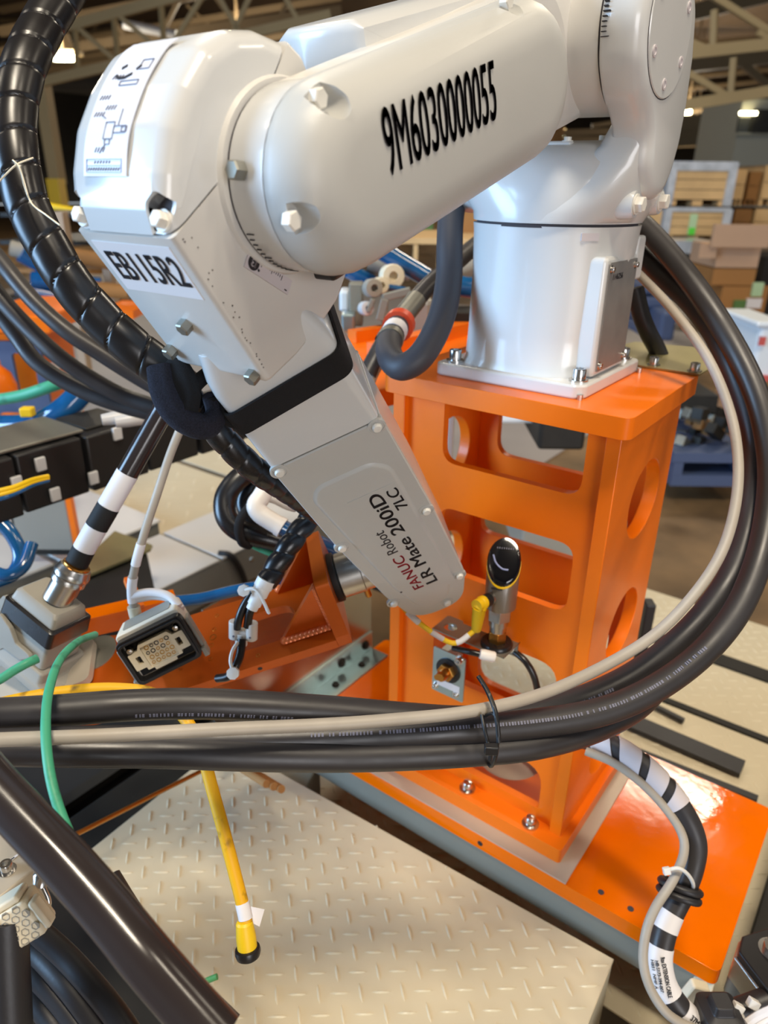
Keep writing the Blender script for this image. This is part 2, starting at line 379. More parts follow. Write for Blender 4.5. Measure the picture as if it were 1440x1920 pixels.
mk('yoke_neck', loft([sup(0.002, 0, 0.0965, 0.098, 0.1835, 2.0), sup(0.010, 0, 0.093, 0.096, 0.192, 2.1), sup(0.028, -0.001, 0.081, 0.088, 0.205, 2.3), sup(0.052, -0.003, 0.062, 0.076, 0.222, 2.6), sup(0.074, -0.005, 0.043, 0.064, 0.240, 2.9), sup(0.088, -0.006, 0.0305, 0.057, 0.258, 3.2), sup(0.0945, -0.007, 0.0245, 0.0545, 0.28, 3.4), sup(0.0965, -0.012, 0.0225, 0.058, 0.305, 3.6), sup(0.0970, -0.028, 0.0220, 0.070, 0.335, 3.6), sup(0.0970, -0.045, 0.0220, 0.080, 0.357, 3.6)]), 'white_gloss', robot, smooth=60)
yo = rpoly(p3([(-0.05, 0.434), (-0.092, 0.424), (-0.119, 0.395), (-0.1265, 0.357), (-0.119, 0.322), (-0.100, 0.298), (-0.074, 0.281), (-0.060, 0.264), (-0.057, 0.235), (-0.03, 0.205), (0.012, 0.205), (0.034, 0.232), (0.046, 0.262), (0.050, 0.30), (0.046, 0.345), (0.032, 0.385), (0.0, 0.42)]), 0.05, 4)
mk('yoke_head', loft([[V3((x, y, z)) for y, z in inset(yo, d)] for x, d in ((0.0795, 0.0025), (0.0805, 0.0008), (0.083, 0.0), (0.102, 0.0), (0.109, 0.0018), (0.1145, 0.0055), (0.1175, 0.010), (0.119, 0.016))]), 'white_gloss', robot, smooth=50)
cc = FR((0, J2[0], J2[1]), (0, 1, 0), (0, 0, 1), (1, 0, 0))
mk('cover_seam', cyl(cc, 0.0592, 0.10, 0.1193, 48), 'seam', robot)
jc = mk('shoulder_cap', lathe(cc, [(0.0583, 0.10), (0.0583, 0.1195), (0.0575, 0.1205), (0.003, 0.1212)], 48), 'white_gloss', robot)
for i in range(6):
    t = math.radians(30 + 60 * i); p = cc(0.046 * math.cos(t), 0.046 * math.sin(t), 0.1203)
    mk('screw', sockbolt(FR(p, cc.X, cc.Y, cc.Z), 0.0052, 0.0014), 'label_grey', jc)
for (y, z) in ((-0.041, 0.203), (0.037, 0.205)):
    bs = mk('bolt_boss', lathe(FR((0, y, z), (0, 1, 0), (0, 0, 1), (1, 0, 0)), [(0.020, 0.055), (0.017, 0.075), (0.0145, 0.104), (0.0135, 0.107)], 24), 'white_gloss', robot)
    mk('boss_bolt', hexbolt(FR((0.107, y, z), (0, 1, 0), (0, 0, 1), (1, 0, 0)), 0.0085, 0.009), 'bolt_white', bs)
# little eye plate on the drum
mk('lifting_tab', merge(box(FR((0.0, -0.045, 0.2600)), -0.032, 0.03, -0.006, 0.006, -0.004, 0.004)), 'white_gloss', robot, bevel=0.002)
for x in (-0.026, 0.024): mk('tab_screw', sockbolt(FR((x, -0.045, 0.2640)), 0.004, 0.004), 'bolt_white', robot)
mk('drum_screw', sockbolt(FR((0.045, 0.0, 0.265)), 0.004, 0.006), 'bolt_white', robot)
# --- upper arm
mk('joint_seam', cyl(cc, 0.0712, 0.070, 0.0795, 64), 'seam', robot)
mk('shoulder_hub', lathe(cc, [(0.060, -0.075), (0.068, -0.066), (0.0715, 0.0), (0.072, 0.0775)], 64), 'white_paint', robot, smooth=40)
ux = V3((0, J2[0] - J3[0], J2[1] - J3[1])).normalized(); uz = V3((0, -ux.z, ux.y))
arm = FR((0, J3[0], J3[1]), ux, uz, (1, 0, 0))
AL = 0.443
def stad(l0, r0, l1, r1, n=16):
    out = [(l0 + r0 * math.cos(t), r0 * math.sin(t)) for t in [math.pi / 2 + math.pi * i / n for i in range(n + 1)]]
    out += [(l1 + r1 * math.cos(t), r1 * math.sin(t)) for t in [-math.pi / 2 + math.pi * i / n for i in range(n + 1)]]
    return out
mk('upper_arm', loft([[arm(x, y, z) for x, y in inset(stad(0.13, 0.058, AL, 0.070), d)] for z, d in ((-0.065, 0.014), (-0.058, 0.004), (-0.045, 0.0), (0.034, 0.0), (0.043, 0.004), (0.047, 0.012))]), 'white_paint', robot, smooth=50)
mk('arm_side_cover', loft([[arm(x, y, z) for x, y in inset(rpoly(p3([(0.080, -0.05), (0.37, -0.062), (0.40, 0.066), (0.088, 0.076)]), [0.01, 0.02, 0.02, 0.008]), d)] for z, d in ((-0.055, 0.008), (-0.04, 0), (0.02, 0), (0.028, 0.006))]), 'white_gloss', robot, smooth=50)
mk('arm_link', loft([[arm(x, y, z) for x, y in inset(stad(0.0, 0.0575, 0.30, 0.062), d)] for z, d in ((0.0235, 0.001), (0.0245, 0.0), (0.0505, 0.0), (0.0515, 0.001))]), 'white_paint', robot, smooth=40)
ring = mk('elbow_collar', lathe(arm, [(0.0570, 0.0215), (0.0578, 0.024), (0.0583, 0.050), (0.0583, 0.0515)], 56), 'white_gloss', robot)
mk('joint_seam', lathe(arm, [(0.0562, 0.014), (0.0562, 0.0235)], 56), 'seam', robot)
mk('joint_seam', loft([[arm(x, y, z) for x, y in inset(stad(0.0, 0.0592, 0.243, 0.0612), 0.0012)] for z in (0.050, 0.0532)]), 'seam', robot)
cvs = stad(0.0, 0.0592, 0.243, 0.0612)
cov = mk('arm_cover', loft([[arm(x, y, z) for x, y in inset(cvs, d)] for z, d in ((0.0525, 0.0006), (0.0535, 0.0), (0.060, 0.0003), (0.068, 0.0018), (0.076, 0.0052), (0.0825, 0.0105), (0.087, 0.0175), (0.0895, 0.0255), (0.0905, 0.034))]), 'cover_paint', robot, smooth=60)
for (px_, py_) in ((594, 185), (545, 414), (948, 2), (800, 395)):
    q_ = A(px_, py_, 0, 0.069); rel = V3((0, q_.y - J3[0], q_.z - J3[1])); l, h = rel.dot(arm.X), rel.dot(arm.Y)
    if py_ == 395: continue
    bool_cut(cov, lathe(arm.sh(l, h, 0), [(0.0098, 0.0675), (0.0105, 0.074), (0.0135, 0.12)], 24))
    mk('cover_bolt', hexbolt(arm.sh(l, h, 0.0668), 0.0062, 0.0065, False), 'bolt_white', cov)
OL = A(720, 278, 0, 0.0907); OR_ = A(927, 176, 0, 0.0907)
fit_text('serial_number', '9M6030000055', (0.0907, OL.y, OL.z), (0.0907, OR_.y, OR_.z), uz, (1, 0, 0), 0.0385, 'ink', cov, bold=0.014, lift=0.0003)
mk('collar_bolt', hexbolt(frame_n(arm(-0.0545, 0.022, 0.034), arm.X * -0.92 + arm.Y * 0.38), 0.0062, 0.008, False), 'zinc_dull', ring)
mk('stop_block', prism(arm.sh(0.018, -0.067, 0), rrect(-0.014, 0.014, -0.006, 0.008, 0.005), 0.004, 0.034), 'black_plastic', robot, bevel=0.003)
# ruler on the collar and J2 ruler
def ticks(name, pts_fun, parent, count, m='ink'):
    parts = []
    for k in range(count):
        parts.append(pts_fun(k))
    return mk(name, merge(*parts), m, parent, smooth=0)
def ring_tick(k):
    t = math.radians(196 + k * 4.2); L = 0.011 if k % 5 == 0 else 0.007
    r = V3((math.cos(t), math.sin(t))); f = FR(arm(0.0581 * r.x, 0.0581 * r.y, 0), arm.X * -r.y + arm.Y * r.x, arm.Z, arm.X * r.x + arm.Y * r.y)
    return box(f, -0.00035, 0.00035, 0.0245, 0.0245 + L * 0.6, -0.0004, 0.0003)
ticks('collar_scale', ring_tick, ring, 14)

def hub_tick(k):
    t = math.radians(168 + k * 3.4); L = 0.0075 if k % 5 == 0 else 0.0045
    r = V3((math.cos(t), math.sin(t))); f = FR(cc(0.0 + 0, 0, 0), cc.X * -r.y + cc.Y * r.x, cc.Z, cc.X * r.x + cc.Y * r.y)
    return box(f, -0.0004, 0.0004, 0.0815, 0.0815 + L, 0.0795, 0.0832)
def hub_tick2(k):
    t = math.radians(161 + k * 2.9); L = 0.0065 if k % 5 == 0 else 0.004
    r = V3((math.cos(t), math.sin(t))); f = FR(cyk(0, 0, 0), cyk.X * -r.y + cyk.Y * r.x, cyk.Z, cyk.X * r.x + cyk.Y * r.y)
    return box(f, -0.0004, 0.0004, 0.0825, 0.0825 + L, 0.074, 0.0785)
ticks('shoulder_scale', hub_tick2, robot, 11)
# --- elbow housing
fe = FR((0, 0, 0), (0, 1, 0), (0, 0, 1), (1, 0, 0))
full = [(-0.5720, 0.1890), (-0.500, 0.0865), (-0.468, 0.102), (-0.439, 0.121), (-0.420, 0.137), (-0.408, 0.156), (-0.404, 0.20), (-0.415, 0.245), (-0.436, 0.272), (-0.452, 0.296), (-0.4655, 0.3035), (-0.487, 0.3065), (-0.512, 0.3035), (-0.535, 0.292), (-0.5525, 0.272), (-0.566, 0.25), (-0.5735, 0.225), (-0.5755, 0.205)]
fr_ = rpoly(p3(full), [0.006, 0.006, 0.0, 0.0, 0.01, 0.012, 0.02, 0.02, 0.015, 0.012, 0.010, 0.02, 0.02, 0.02, 0.015, 0.02, 0.02, 0.012], 5)
def shell_vf(d0, big=True):
    prof = ((-0.0855, 0.0125), (-0.0845, 0.0075), (-0.081, 0.003), (-0.073, 0.0), (0.004, 0.0), (0.0110, 0.003), (0.0145, 0.0075), (0.0155, 0.0125)) if big else ((-0.0855, 0.0034), (-0.0845, 0.0012), (-0.082, 0.0), (0.0120, 0.0), (0.0145, 0.0012), (0.0155, 0.0034))
    return loft([[fe(x, y, z + (d0 if z < -0.03 else -d0)) for x, y in inset(fr_, d + d0)] for z, d in prof])
def cut_vf(VF, planes):                 # keep what lies on the positive side of every plane (y, z, ny, nz)
    bm = bmesh.new(); vs = [bm.verts.new(v) for v in VF[0]]
    for f in VF[1]: bm.faces.new([vs[i] for i in f])
    for (y, z, ny, nz) in planes:
        r = bmesh.ops.bisect_plane(bm, geom=bm.verts[:] + bm.edges[:] + bm.faces[:], plane_co=(0, y, z), plane_no=(0, ny, nz), clear_inner=True)
        bmesh.ops.remove_doubles(bm, verts=bm.verts, dist=1e-6)
        bmesh.ops.holes_fill(bm, edges=[e for e in bm.edges if e.is_boundary], sides=0)
    bm.verts.index_update(); out = ([v.co.copy() for v in bm.verts], [tuple(v.index for v in f.verts) for f in bm.faces]); bm.free(); return out
n1 = V3((0, -0.61, 0.79)); n2 = V3((0, -0.83, 0.56)); sA = (-0.5715, 0.1898); sB = (-0.4745, 0.290); gp = 0.0007
SV = shell_vf(0.0); SL = shell_vf(0.0, False)
elb = mk('elbow_housing', merge(cut_vf(SL, [(sA[0] - n1.y * gp, sA[1] - n1.z * gp, -n1.y, -n1.z)]), cut_vf(SL, [(sA[0] - n1.y * gp, sA[1] - n1.z * gp, n1.y, n1.z), (sB[0] - n2.y * gp, sB[1] - n2.z * gp, -n2.y, -n2.z)])), 'white_paint', robot, smooth=45)
ecap = mk('elbow_top_cover', cut_vf(SV, [(sA[0] + n1.y * gp, sA[1] + n1.z * gp, n1.y, n1.z), (sB[0] + n2.y * gp, sB[1] + n2.z * gp, n2.y, n2.z)]), 'white_gloss', robot, smooth=45)
hcore = mk('housing_core', shell_vf(0.0022), 'seam', robot, smooth=45)
mk('elbow_flange', lathe(arm, [(0.0625, 0.012), (0.0612, 0.0168), (0.0600, 0.0188), (0.056, 0.0190)], 56), 'white_paint', robot)
# corner pockets with cap screws at the cover's front lower corners
fn = V3((0, -0.96, 0.28)).normalized(); fu = V3((0, 0.28, 0.96)).normalized()
for x in (0.006, -0.077):
    pf_ = FR((x, -0.5755, 0.2025), (1, 0, 0), fu, fn)
    pv_ = merge(loft([[pf_(a_, b_, c_) for a_, b_ in rpoly(p3([(-0.0085, -0.020), (0.02 if x > 0 else 0.0085, -0.020), (0.02 if x > 0 else 0.0085, 0.004), (0.0, 0.013), (-0.0085, 0.006)]) if x > 0 else p3([(-0.02, -0.02), (0.0085, -0.02), (0.0085, 0.006), (0.0, 0.013), (-0.02, 0.004)]), 0.004, 4)] for c_ in (-0.0075, 0.03)]))
    bool_cut(ecap, pv_); bool_cut(hcore, pv_)
    mk('cap_screw', hexbolt(FR((x, -0.5695, 0.1985), (1, 0, 0), fu, fn), 0.0055, 0.007, True), 'bolt_white', ecap)
# sticker with the grease diagrams on the front of the cover
ST = [(-0.5745, 0.2225), (-0.5715, 0.2375), (-0.566, 0.2515), (-0.5525, 0.2735), (-0.5365, 0.2915), (-0.526, 0.2985)]
def strip(pts, x0, x1, off, name, m, parent):
    P = smooth_path([V3((0, y, z)) for y, z in pts], 4); Vs = []; Fs = []
    for i, p in enumerate(P):
        t = (P[min(i + 1, len(P) - 1)] - P[max(i - 1, 0)]).normalized(); nv = V3((0, -t.z, t.y))
        for o_ in (off - 0.0008, off):
            for x in (x0, x1): Vs.append(V3((x, p.y + nv.y * o_, p.z + nv.z * o_)))
    for i in range(len(P) - 1):
        b = i * 4; Fs += [(b, b + 1, b + 5, b + 4), (b + 2, b + 6, b + 7, b + 3), (b, b + 4, b + 6, b + 2), (b + 1, b + 3, b + 7, b + 5)]
    Fs += [(0, 2, 3, 1), (len(Vs) - 4, len(Vs) - 3, len(Vs) - 1, len(Vs) - 2)]
    return mk(name, (Vs, Fs), m, parent, smooth=60), P
stk, SP = strip(ST, -0.062, -0.018, 0.0009, 'diagram_sticker', 'label_sticker', ecap)
SPL = [0]
for i in range(1, len(SP)): SPL.append(SPL[-1] + (SP[i] - SP[i - 1]).length)
def on_st(u, x, lift=0.0012):           # u metres up the sticker
    for i in range(1, len(SP)):
        if SPL[i] >= u or i == len(SP) - 1:
            k = (u - SPL[i - 1]) / (SPL[i] - SPL[i - 1]); p = SP[i - 1].lerp(SP[i], k); t = (SP[i] - SP[i - 1]).normalized(); nv = V3((0, -t.z, t.y)); return V3((x, 0, 0)) + p + nv * lift, t, nv
def st_line(segs, wd=0.0004):
    parts = []
    for (x0, u0, x1, u1) in segs:
        a_, t, nv = on_st(u0, x0); b_, _, _ = on_st(u1, x1); d = (b_ - a_); L = d.length
        if L < 1e-6: continue
        parts.append(box(FR(a_, d, nv.cross(d), nv), 0, L, -wd, wd, -0.0002, 0.0002))
    return merge(*parts)
sg = []
def srect(x0, x1, u0, u1): return [(x0, u0, x1, u0), (x1, u0, x1, u1), (x1, u1, x0, u1), (x0, u1, x0, u0)]
sg += srect(-0.034, -0.022, 0.0245, 0.0285) + srect(-0.043, -0.034, 0.021, 0.031) + srect(-0.026, -0.021, 0.025, 0.028) + srect(-0.044, -0.026, 0.055, 0.058) + srect(-0.041, -0.036, 0.018, 0.021)
sg += srect(-0.032, -0.022, 0.066, 0.073) + [(-0.045, 0.0335, -0.050, 0.036), (-0.030, 0.029, -0.030, 0.039), (-0.04, 0.018, -0.045, 0.013)]
for (x, u) in ((-0.058, 0.035), (-0.048, 0.039), (-0.050, 0.0135), (-0.058, 0.046), (-0.054, 0.060)):
    for k in range(4): sg.append((x + k * 0.0028, u, x + k * 0.0028 + 0.0016, u + 0.0028))
mk('sticker_drawing', st_line(sg, 0.00022), 'ink_soft', stk, smooth=0)
mk('sticker_scuff', st_line([(-0.052, 0.063, -0.048, 0.0605), (-0.048, 0.0605, -0.042, 0.0605), (-0.042, 0.0605, -0.036, 0.063), (-0.034, 0.066, -0.031, 0.069), (-0.05, 0.068, -0.046, 0.070)], 0.0009), 'ink', stk, smooth=0)
mk('sticker_table', st_line(srect(-0.0585, -0.0225, 0.0022, 0.0096) + [(-0.0585, 0.006, -0.0225, 0.006)], 0.00018), 'ink_blue', stk, smooth=0)
mk('sticker_caption', st_line([(-0.057 + k * 0.0026, 0.0032, -0.057 + k * 0.0026 + 0.0017, 0.0047) for k in range(13)] + [(-0.05 + k * 0.003, 0.0072, -0.05 + k * 0.003 + 0.001, 0.0086) for k in range(6)], 0.0003), 'ink_soft', stk, smooth=0)
# EB115R2 label on the sloped face
sd = (V3((0, -0.500, 0.0865)) - V3((0, -0.5715, 0.1885))).normalized(); sn = V3((0, sd.z, -sd.y)); sn = sn if sn.y < 0 else -sn
lb = FR((0, -0.5715, 0.1885), (1, 0, 0), -sd, sn)
lab = mk('name_label', box(lb, -0.0755, 0.0065, -0.047, -0.006, -0.001, 0.0006), 'label_white', elb)
fit_text('name_text', 'EB115R2', lb(-0.0705, -0.0265, 0), lb(0.0025, -0.0265, 0), -sd, sn, 0.0235, 'ink', lab, bold=0.014, lift=0.0010)
for (x, t) in ((-0.033, 0.074), (0.007, 0.116), (-0.078, 0.107)):
    mk('face_bolt', hexbolt(lb.sh(x, -t, 0.0), 0.0056, 0.0075, False), 'zinc_dull', elb)
rs_ = random.Random(11); sm_ = []
for k in range(24):
    t_ = rs_.random() ** 0.8; e_ = V3((0.0156 - (0.0 if rs_.random() < 0.7 else 0.0), 0, 0)) + V3((0, -0.568, 0.190)).lerp(V3((0, -0.503, 0.094)), t_); off = rs_.random() ** 3 * 0.006
    sm_.append(prism(FR(e_ + V3((0, off, 0.004 + off * 0.5)), (0, 1, 0), (0, 0, 1), (1, 0, 0)), [(rs_.uniform(0.5, 1.3) * 0.0006 * math.cos(a_), rs_.uniform(0.5, 1.3) * 0.0006 * math.sin(a_)) for a_ in (0, 1, 2, 3, 4, 5)], -0.0004, 0.0003))
mk('scuff_marks', merge(*sm_), 'ink_scuff', elb, smooth=0)
# J3 scale sticker on the housing side
jf = FR(A(522, 517, 0, 0.0157), (0, 0, 0), (0, 0, 0), (1, 0, 0))
pl, pr_ = A(464, 488, 0, 0.0166), A(543, 540, 0, 0.0166)
jx = (pr_ - pl).normalized(); jy = V3((1, 0, 0)).cross(jx); jl = (pr_ - pl).length
jf = FR(pl, jx, jy, (1, 0, 0))
js = mk('joint_label', box(jf, -0.001, jl, -0.005, 0.0055, -0.0008, 0.0004), 'label_grey', elb)
mk('joint_mark', cyl(jf.sh(0.0055, 0.001, 0), 0.0052, 0, 0.0007, 24), 'ink', js)
text('joint_text', 'J3', FR(jf(0.0055, 0.001, 0.0008), -jf.X, -jf.Y, jf.Z), 0.0075, 'label_grey', js, align='CENTER', bold=0.02)
mk('joint_ticks', merge(*[box(jf, 0.0125 + k * 0.0021, 0.0129 + k * 0.0021, 0.0045 - (0.0034 if k % 5 == 0 else 0.002), 0.0045, 0.0004, 0.0007) for k in range(11)]), 'ink', js, smooth=0)
mk('joint_sign', merge(box(jf, 0.0105, 0.0125, -0.0022, -0.0014, 0.0004, 0.0007), box(jf, 0.0111, 0.0119, -0.0028, -0.0008, 0.0004, 0.0007), box(jf, jl - 0.005, jl - 0.0025, -0.0035, -0.0027, 0.0004, 0.0007)), 'ink', js, smooth=0)
# --- forearm
fa = FR(P0, WW, NN, AX)                 # x = across (WW), y = towards the cover (NN), z = along
def sq(hw, hn, s, r, n=6, cn=0.0): return [fa(x, y + cn, s) for x, y in rrect(-hw, hw, -hn, hn, r, n)]
mk('forearm_base', loft([sq(0.045, 0.043, 0.075, 0.014), sq(0.052, 0.0475, 0.098, 0.014), sq(0.0535, 0.0490, 0.112, 0.013), sq(0.0535, 0.0495, 0.15, 0.011), sq(0.0535, 0.0500, 0.2015, 0.007)]), 'white_gloss', robot, smooth=50)
mk('joint_seam', loft([sq(0.051, 0.047, 0.2005, 0.006), sq(0.051, 0.047, 0.2045, 0.006)]), 'seam', robot)
fo = FR(P0, AX, WW, NN)                 # x = along, y = across, z = out of the cover (AX x WW = NN)
ol = rpoly(p3([(0.2035, -0.0535), (0.345, -0.0525), (0.470, -0.0455), (0.545, -0.034), (0.546, 0.030), (0.487, 0.050), (0.345, 0.0555), (0.2035, 0.0555)]), [0.002, 0.1, 0.06, 0.036, 0.036, 0.06, 0.1, 0.002], 8)
mk('forearm_body', loft([[fo(x, y, z) for x, y in inset(ol, d)] for z, d in ((-0.047, 0.006), (-0.044, 0.001), (-0.040, 0.0006), (0.0425, 0.0006))]), 'white_gloss', robot, smooth=40)
mk('back_cover', loft([[fo(x, y, z) for x, y in inset(ol, d)] for z, d in ((-0.058, 0.012), (-0.053, 0.004), (-0.0475, 0.002))]), 'white_gloss', robot, smooth=40)
fcv = mk('forearm_cover', loft([[fo(x, y, z) for x, y in inset(ol, d)] for z, d in ((0.0432, 0.0), (0.0495, 0.0), (0.0508, 0.0012))]), 'cover_paint', robot, smooth=40)
ribo = rpoly(p3([(0.247, -0.030), (0.262, -0.040), (0.30, -0.0385), (0.455, -0.0305), (0.525, -0.018), (0.525, 0.016), (0.470, 0.036), (0.30, 0.040), (0.262, 0.040), (0.247, 0.026)]), [0.02, 0.02, 0.1, 0.05, 0.03, 0.03, 0.05, 0.1, 0.02, 0.02], 6)
mk('cover_rib', loft([[fo(x, y, z) for x, y in inset(ribo, d)] for z, d in ((0.050, -0.0022), (0.0516, 0.0), (0.0529, 0.0018), (0.0531, 0.0035))]), 'cover_paint', fcv, smooth=60)
for (s, w_) in ((0.2086, -0.0479), (0.2086, 0.0479), (0.347, -0.0478), (0.347, 0.0478), (0.487, -0.0422), (0.487, 0.0422), (0.5335, 0.012)):
    sp = mk('screw_pocket', lathe(fo.sh(s, w_, 0.0), [(0.0085, 0.048), (0.0085, 0.0511), (0.0068, 0.0514), (0.0062, 0.0495)], 20), 'cover_paint', fcv)
    mk('cover_screw', lathe(fo.sh(s, w_, 0.0), [(0.0046, 0.049), (0.0046, 0.0528), (0.0036, 0.0545), (0.001, 0.0548)], 14), 'bolt_white', fcv)
for (s, w_) in ((0.468, -0.026), (0.465, 0.027)): mk('pin_hole', cyl(fo.sh(s, w_, 0), 0.0013, 0.0528, 0.0534, 10), 'ink', fcv)
lf = FR(fo(0, 0, 0.0532), -AX, -WW, NN)
lab2 = mk('model_label', box(lf, -0.492, -0.283, -0.036, 0.014, -0.0006, 0.0003), 'cover_paint', fcv)
fit_text('maker_text', 'FANUC', lf(-0.476, 0.0045, 0), lf(-0.401, 0.0045, 0), -WW, NN, 0.0122, 'ink_red', lab2, bold=0.03, lift=0.0005)
fit_text('robot_text', 'Robot', lf(-0.391, 0.0055, 0), lf(-0.346, 0.0055, 0), -WW, NN, 0.0118, 'ink', lab2, lift=0.0005)
fit_text('model_text', 'LR Mate 200iD', lf(-0.476, -0.0125, 0), lf(-0.290, -0.0125, 0), -WW, NN, 0.0140, 'ink', lab2, bold=0.035, lift=0.0005)
fit_text('size_text', '7LC', lf(-0.326, -0.0300, 0), lf(-0.292, -0.0300, 0), -WW, NN, 0.0115, 'ink', lab2, bold=0.03, lift=0.0005)
# --- wrist and tool flange
J5 = P0 + AX * 0.48
def rotv(deg): t = math.radians(deg); return AX * math.cos(t) + WW * math.sin(t)
JJ = rotv(-100); ee = JJ.cross(NN); TV = ee * math.cos(math.radians(80)) + NN * math.sin(math.radians(80)); TU = JJ.cross(TV)
if TU.z < 0: TU = -TU
fl = FR(J5, TV, TU, JJ)
mk('wrist', lathe(fl, [(0.034, -0.02), (0.034, 0.03), (0.031, 0.047), (0.026, 0.050)], 32), 'white_gloss', robot)
mk('tool_flange', lathe(fl, [(0.0265, 0.048), (0.0265, 0.066), (0.0275, 0.067), (0.0275, 0.093), (0.0262, 0.094)], 40), 'steel', robot)
mk('flange_ring', lathe(fl, [(0.0255, 0.092), (0.0255, 0.096), (0.025, 0.0965)], 40), 'rubber_gloss', robot)
# --- black strap round the forearm
def band(f, hw, hn, s0, s1, tilt, r, th, name, m, parent, cn=0.0):
    lo = [f(x, y + cn, s0 - tilt * x) for x, y in rrect(-hw, hw, -hn, hn, r, 8)]; hi = [f(x, y + cn, s1 - tilt * x) for x, y in rrect(-hw, hw, -hn, hn, r, 8)]
    lo2 = [f(x, y + cn, s0 - tilt * x) for x, y in rrect(-hw - th, hw + th, -hn - th, hn + th, r + th, 8)]; hi2 = [f(x, y + cn, s1 - tilt * x) for x, y in rrect(-hw - th, hw + th, -hn - th, hn + th, r + th, 8)]
    return mk(name, loft([lo, lo2, hi2, hi, lo], cap=False), m, parent, smooth=40)
strap = band(fa, 0.0545, 0.0508, 0.1215, 0.1465, 0.10, 0.012, 0.0022, 'cable_strap', 'velcro', None)
tag(strap, 'black hook-and-loop strap wrapped around the white forearm', 'strap')
# ================================================================== RISER (orange pedestal)
riser = thing('robot_riser', 'tall orange welded steel riser with cut-outs carrying the robot', 'pedestal', (0, 0, -0.655))
plate('top_plate', WF, rrect(-0.160, 0.166, -0.130, 0.125, 0.014), [], -0.025, 0.0, 'orange', riser, bevel=0.002)
fyz = FR((0, 0, 0), (0, 1, 0), (0, 0, 1), (1, 0, 0))
side = rpoly(p3([(-0.108, -0.632), (0.112, -0.632), (0.112, -0.0255), (-0.108, -0.0255)]), 0)
sh = [circle(0.015, -0.143, 0.056, 36, 0.052), circle(0.015, -0.332, 0.056, 36, 0.052), circle(0.03, -0.552, 0.055, 36, 0.05)]
plate('side_plate', fyz, side, sh, 0.134, 0.152, 'orange', riser, bevel=0.0012)
plate('side_plate', fyz, side, sh, -0.157, -0.139, 'orange', riser, bevel=0.0012)
fxz2 = FR((0, 0, 0), (1, 0, 0), (0, 0, 1), (0, -1, 0))
front = [(-0.139, -0.632), (0.134, -0.632), (0.134, -0.0255), (-0.139, -0.0255)]
fh = [rrect(-0.083, 0.110, -0.114, -0.027, [0.022, 0.022, 0.002, 0.002]), rrect(-0.083, 0.112, -0.274, -0.178, 0.022), rrect(-0.083, 0.112, -0.452, -0.358, 0.03), rrect(-0.083, 0.110, -0.610, -0.535, [0.004, 0.004, 0.035, 0.035])]
plate('front_panel', fxz2, front, fh, 0.086, 0.098, 'orange', riser, bevel=0.0012)
bh = [rrect(-0.107, 0.110, -0.165, -0.05, 0.026), rrect(-0.125, 0.112, -0.305, -0.205, 0.02), rrect(-0.11, 0.112, -0.600, -0.392, 0.03)]
plate('rear_panel', fxz2, front, bh, -0.112, -0.100, 'orange', riser, bevel=0.0012)
plate('base_plate', WF, rrect(-0.162, 0.163, -0.130, 0.125, 0.006), [circle(0.018, -0.008, 0.052, 40)], -0.655, -0.630, 'orange', riser, bevel=0.002)
for (x, y) in ((-0.001, -0.111), (0.107, -0.113), (-0.11, -0.111), (0.107, 0.111)):
    mk('anchor_bolt', merge(lathe(FR((x, y, -0.630)), [(0.0125, -0.0005), (0.0125, 0.003), (0.0085, 0.0035), (0.0085, 0.010), (0.0065, 0.014), (0.002, 0.0155)], 18)), 'bolt', riser)
mk('tapped_hole', cyl(FR((-0.147, -0.1082, -0.085), (1, 0, 0), (0, 0, 1), (0, -1, 0)), 0.0028, -0.001, 0.0004, 12), 'ink', riser)
# small olive sheet bracket behind the right rear corner of the riser top
br = thing('sheet_bracket', 'olive zinc sheet bracket screwed to the back of the orange riser top', 'bracket', (0.1, 0.16, 0))
mk('sheet', prism(WF, [(0.012, 0.108), (0.168, 0.108), (0.170, 0.165), (0.132, 0.285), (0.03, 0.262), (0.012, 0.16)], 0.0005, 0.003), 'olive_plate', br, smooth=20)
for x in (0.105, 0.158): mk('sheet_screw', sockbolt(FR((x, 0.121, 0.003)), 0.0062, 0.011), 'bolt', br)
# ================================================================== ORANGE BASE PLATE, SHIM, FRAME
ZP = -0.657
bp_ = thing('base_plate_assembly', 'long glossy orange base plate under the riser with grey steel frame', 'base plate', (0.1, 0, -0.76))
plate('plate', WF, rrect(-0.366, 0.386, -0.1545, 0.1665, 0.012), [circle(0.018, -0.008, 0.056, 36)], ZP - 0.026, ZP, 'orange_plate', bp_, bevel=0.0025)
mk('machined_pad', box(WF, -0.165, 0.1835, -0.1535, 0.135, ZP, ZP + 0.0022), 'shim', bp_)
bpy.data.objects.remove(bp_.children[-1]) if False else None
mk('frame_beam', box(WF, -0.36, 0.365, -0.152, -0.10, ZP - 0.077, ZP - 0.0262), 'frame_grey', bp_, bevel=0.002)
mk('frame_beam', box(WF, -0.36, 0.365, 0.11, 0.16, ZP - 0.077, ZP - 0.0262), 'frame_grey', bp_, bevel=0.002)
mk('frame_beam', box(WF, 0.332, 0.383, -0.0995, 0.1095, ZP - 0.077, ZP - 0.0262), 'frame_grey', bp_, bevel=0.002)
for (x, y) in ((0.227, -0.135), (0.268, -0.135)): mk('dowel_hole', cyl(FR((x, y, ZP)), 0.0042, -0.001, 0.0006, 14), 'seam', bp_)
for x in (0.05, 0.302): mk('side_hole', cyl(FR((x, -0.1545, ZP - 0.014), (1, 0, 0), (0, 0, 1), (0, -1, 0)), 0.0042, -0.001, 0.0006, 14), 'ink', bp_)
mk('tag_label', box(FR((0.305, -0.1522, ZP - 0.05), (1, 0, 0), (0, 0, 1), (0, -1, 0)), -0.009, 0.009, -0.009, 0.009, -0.0005, 0.0006), 'label_grey', bp_)
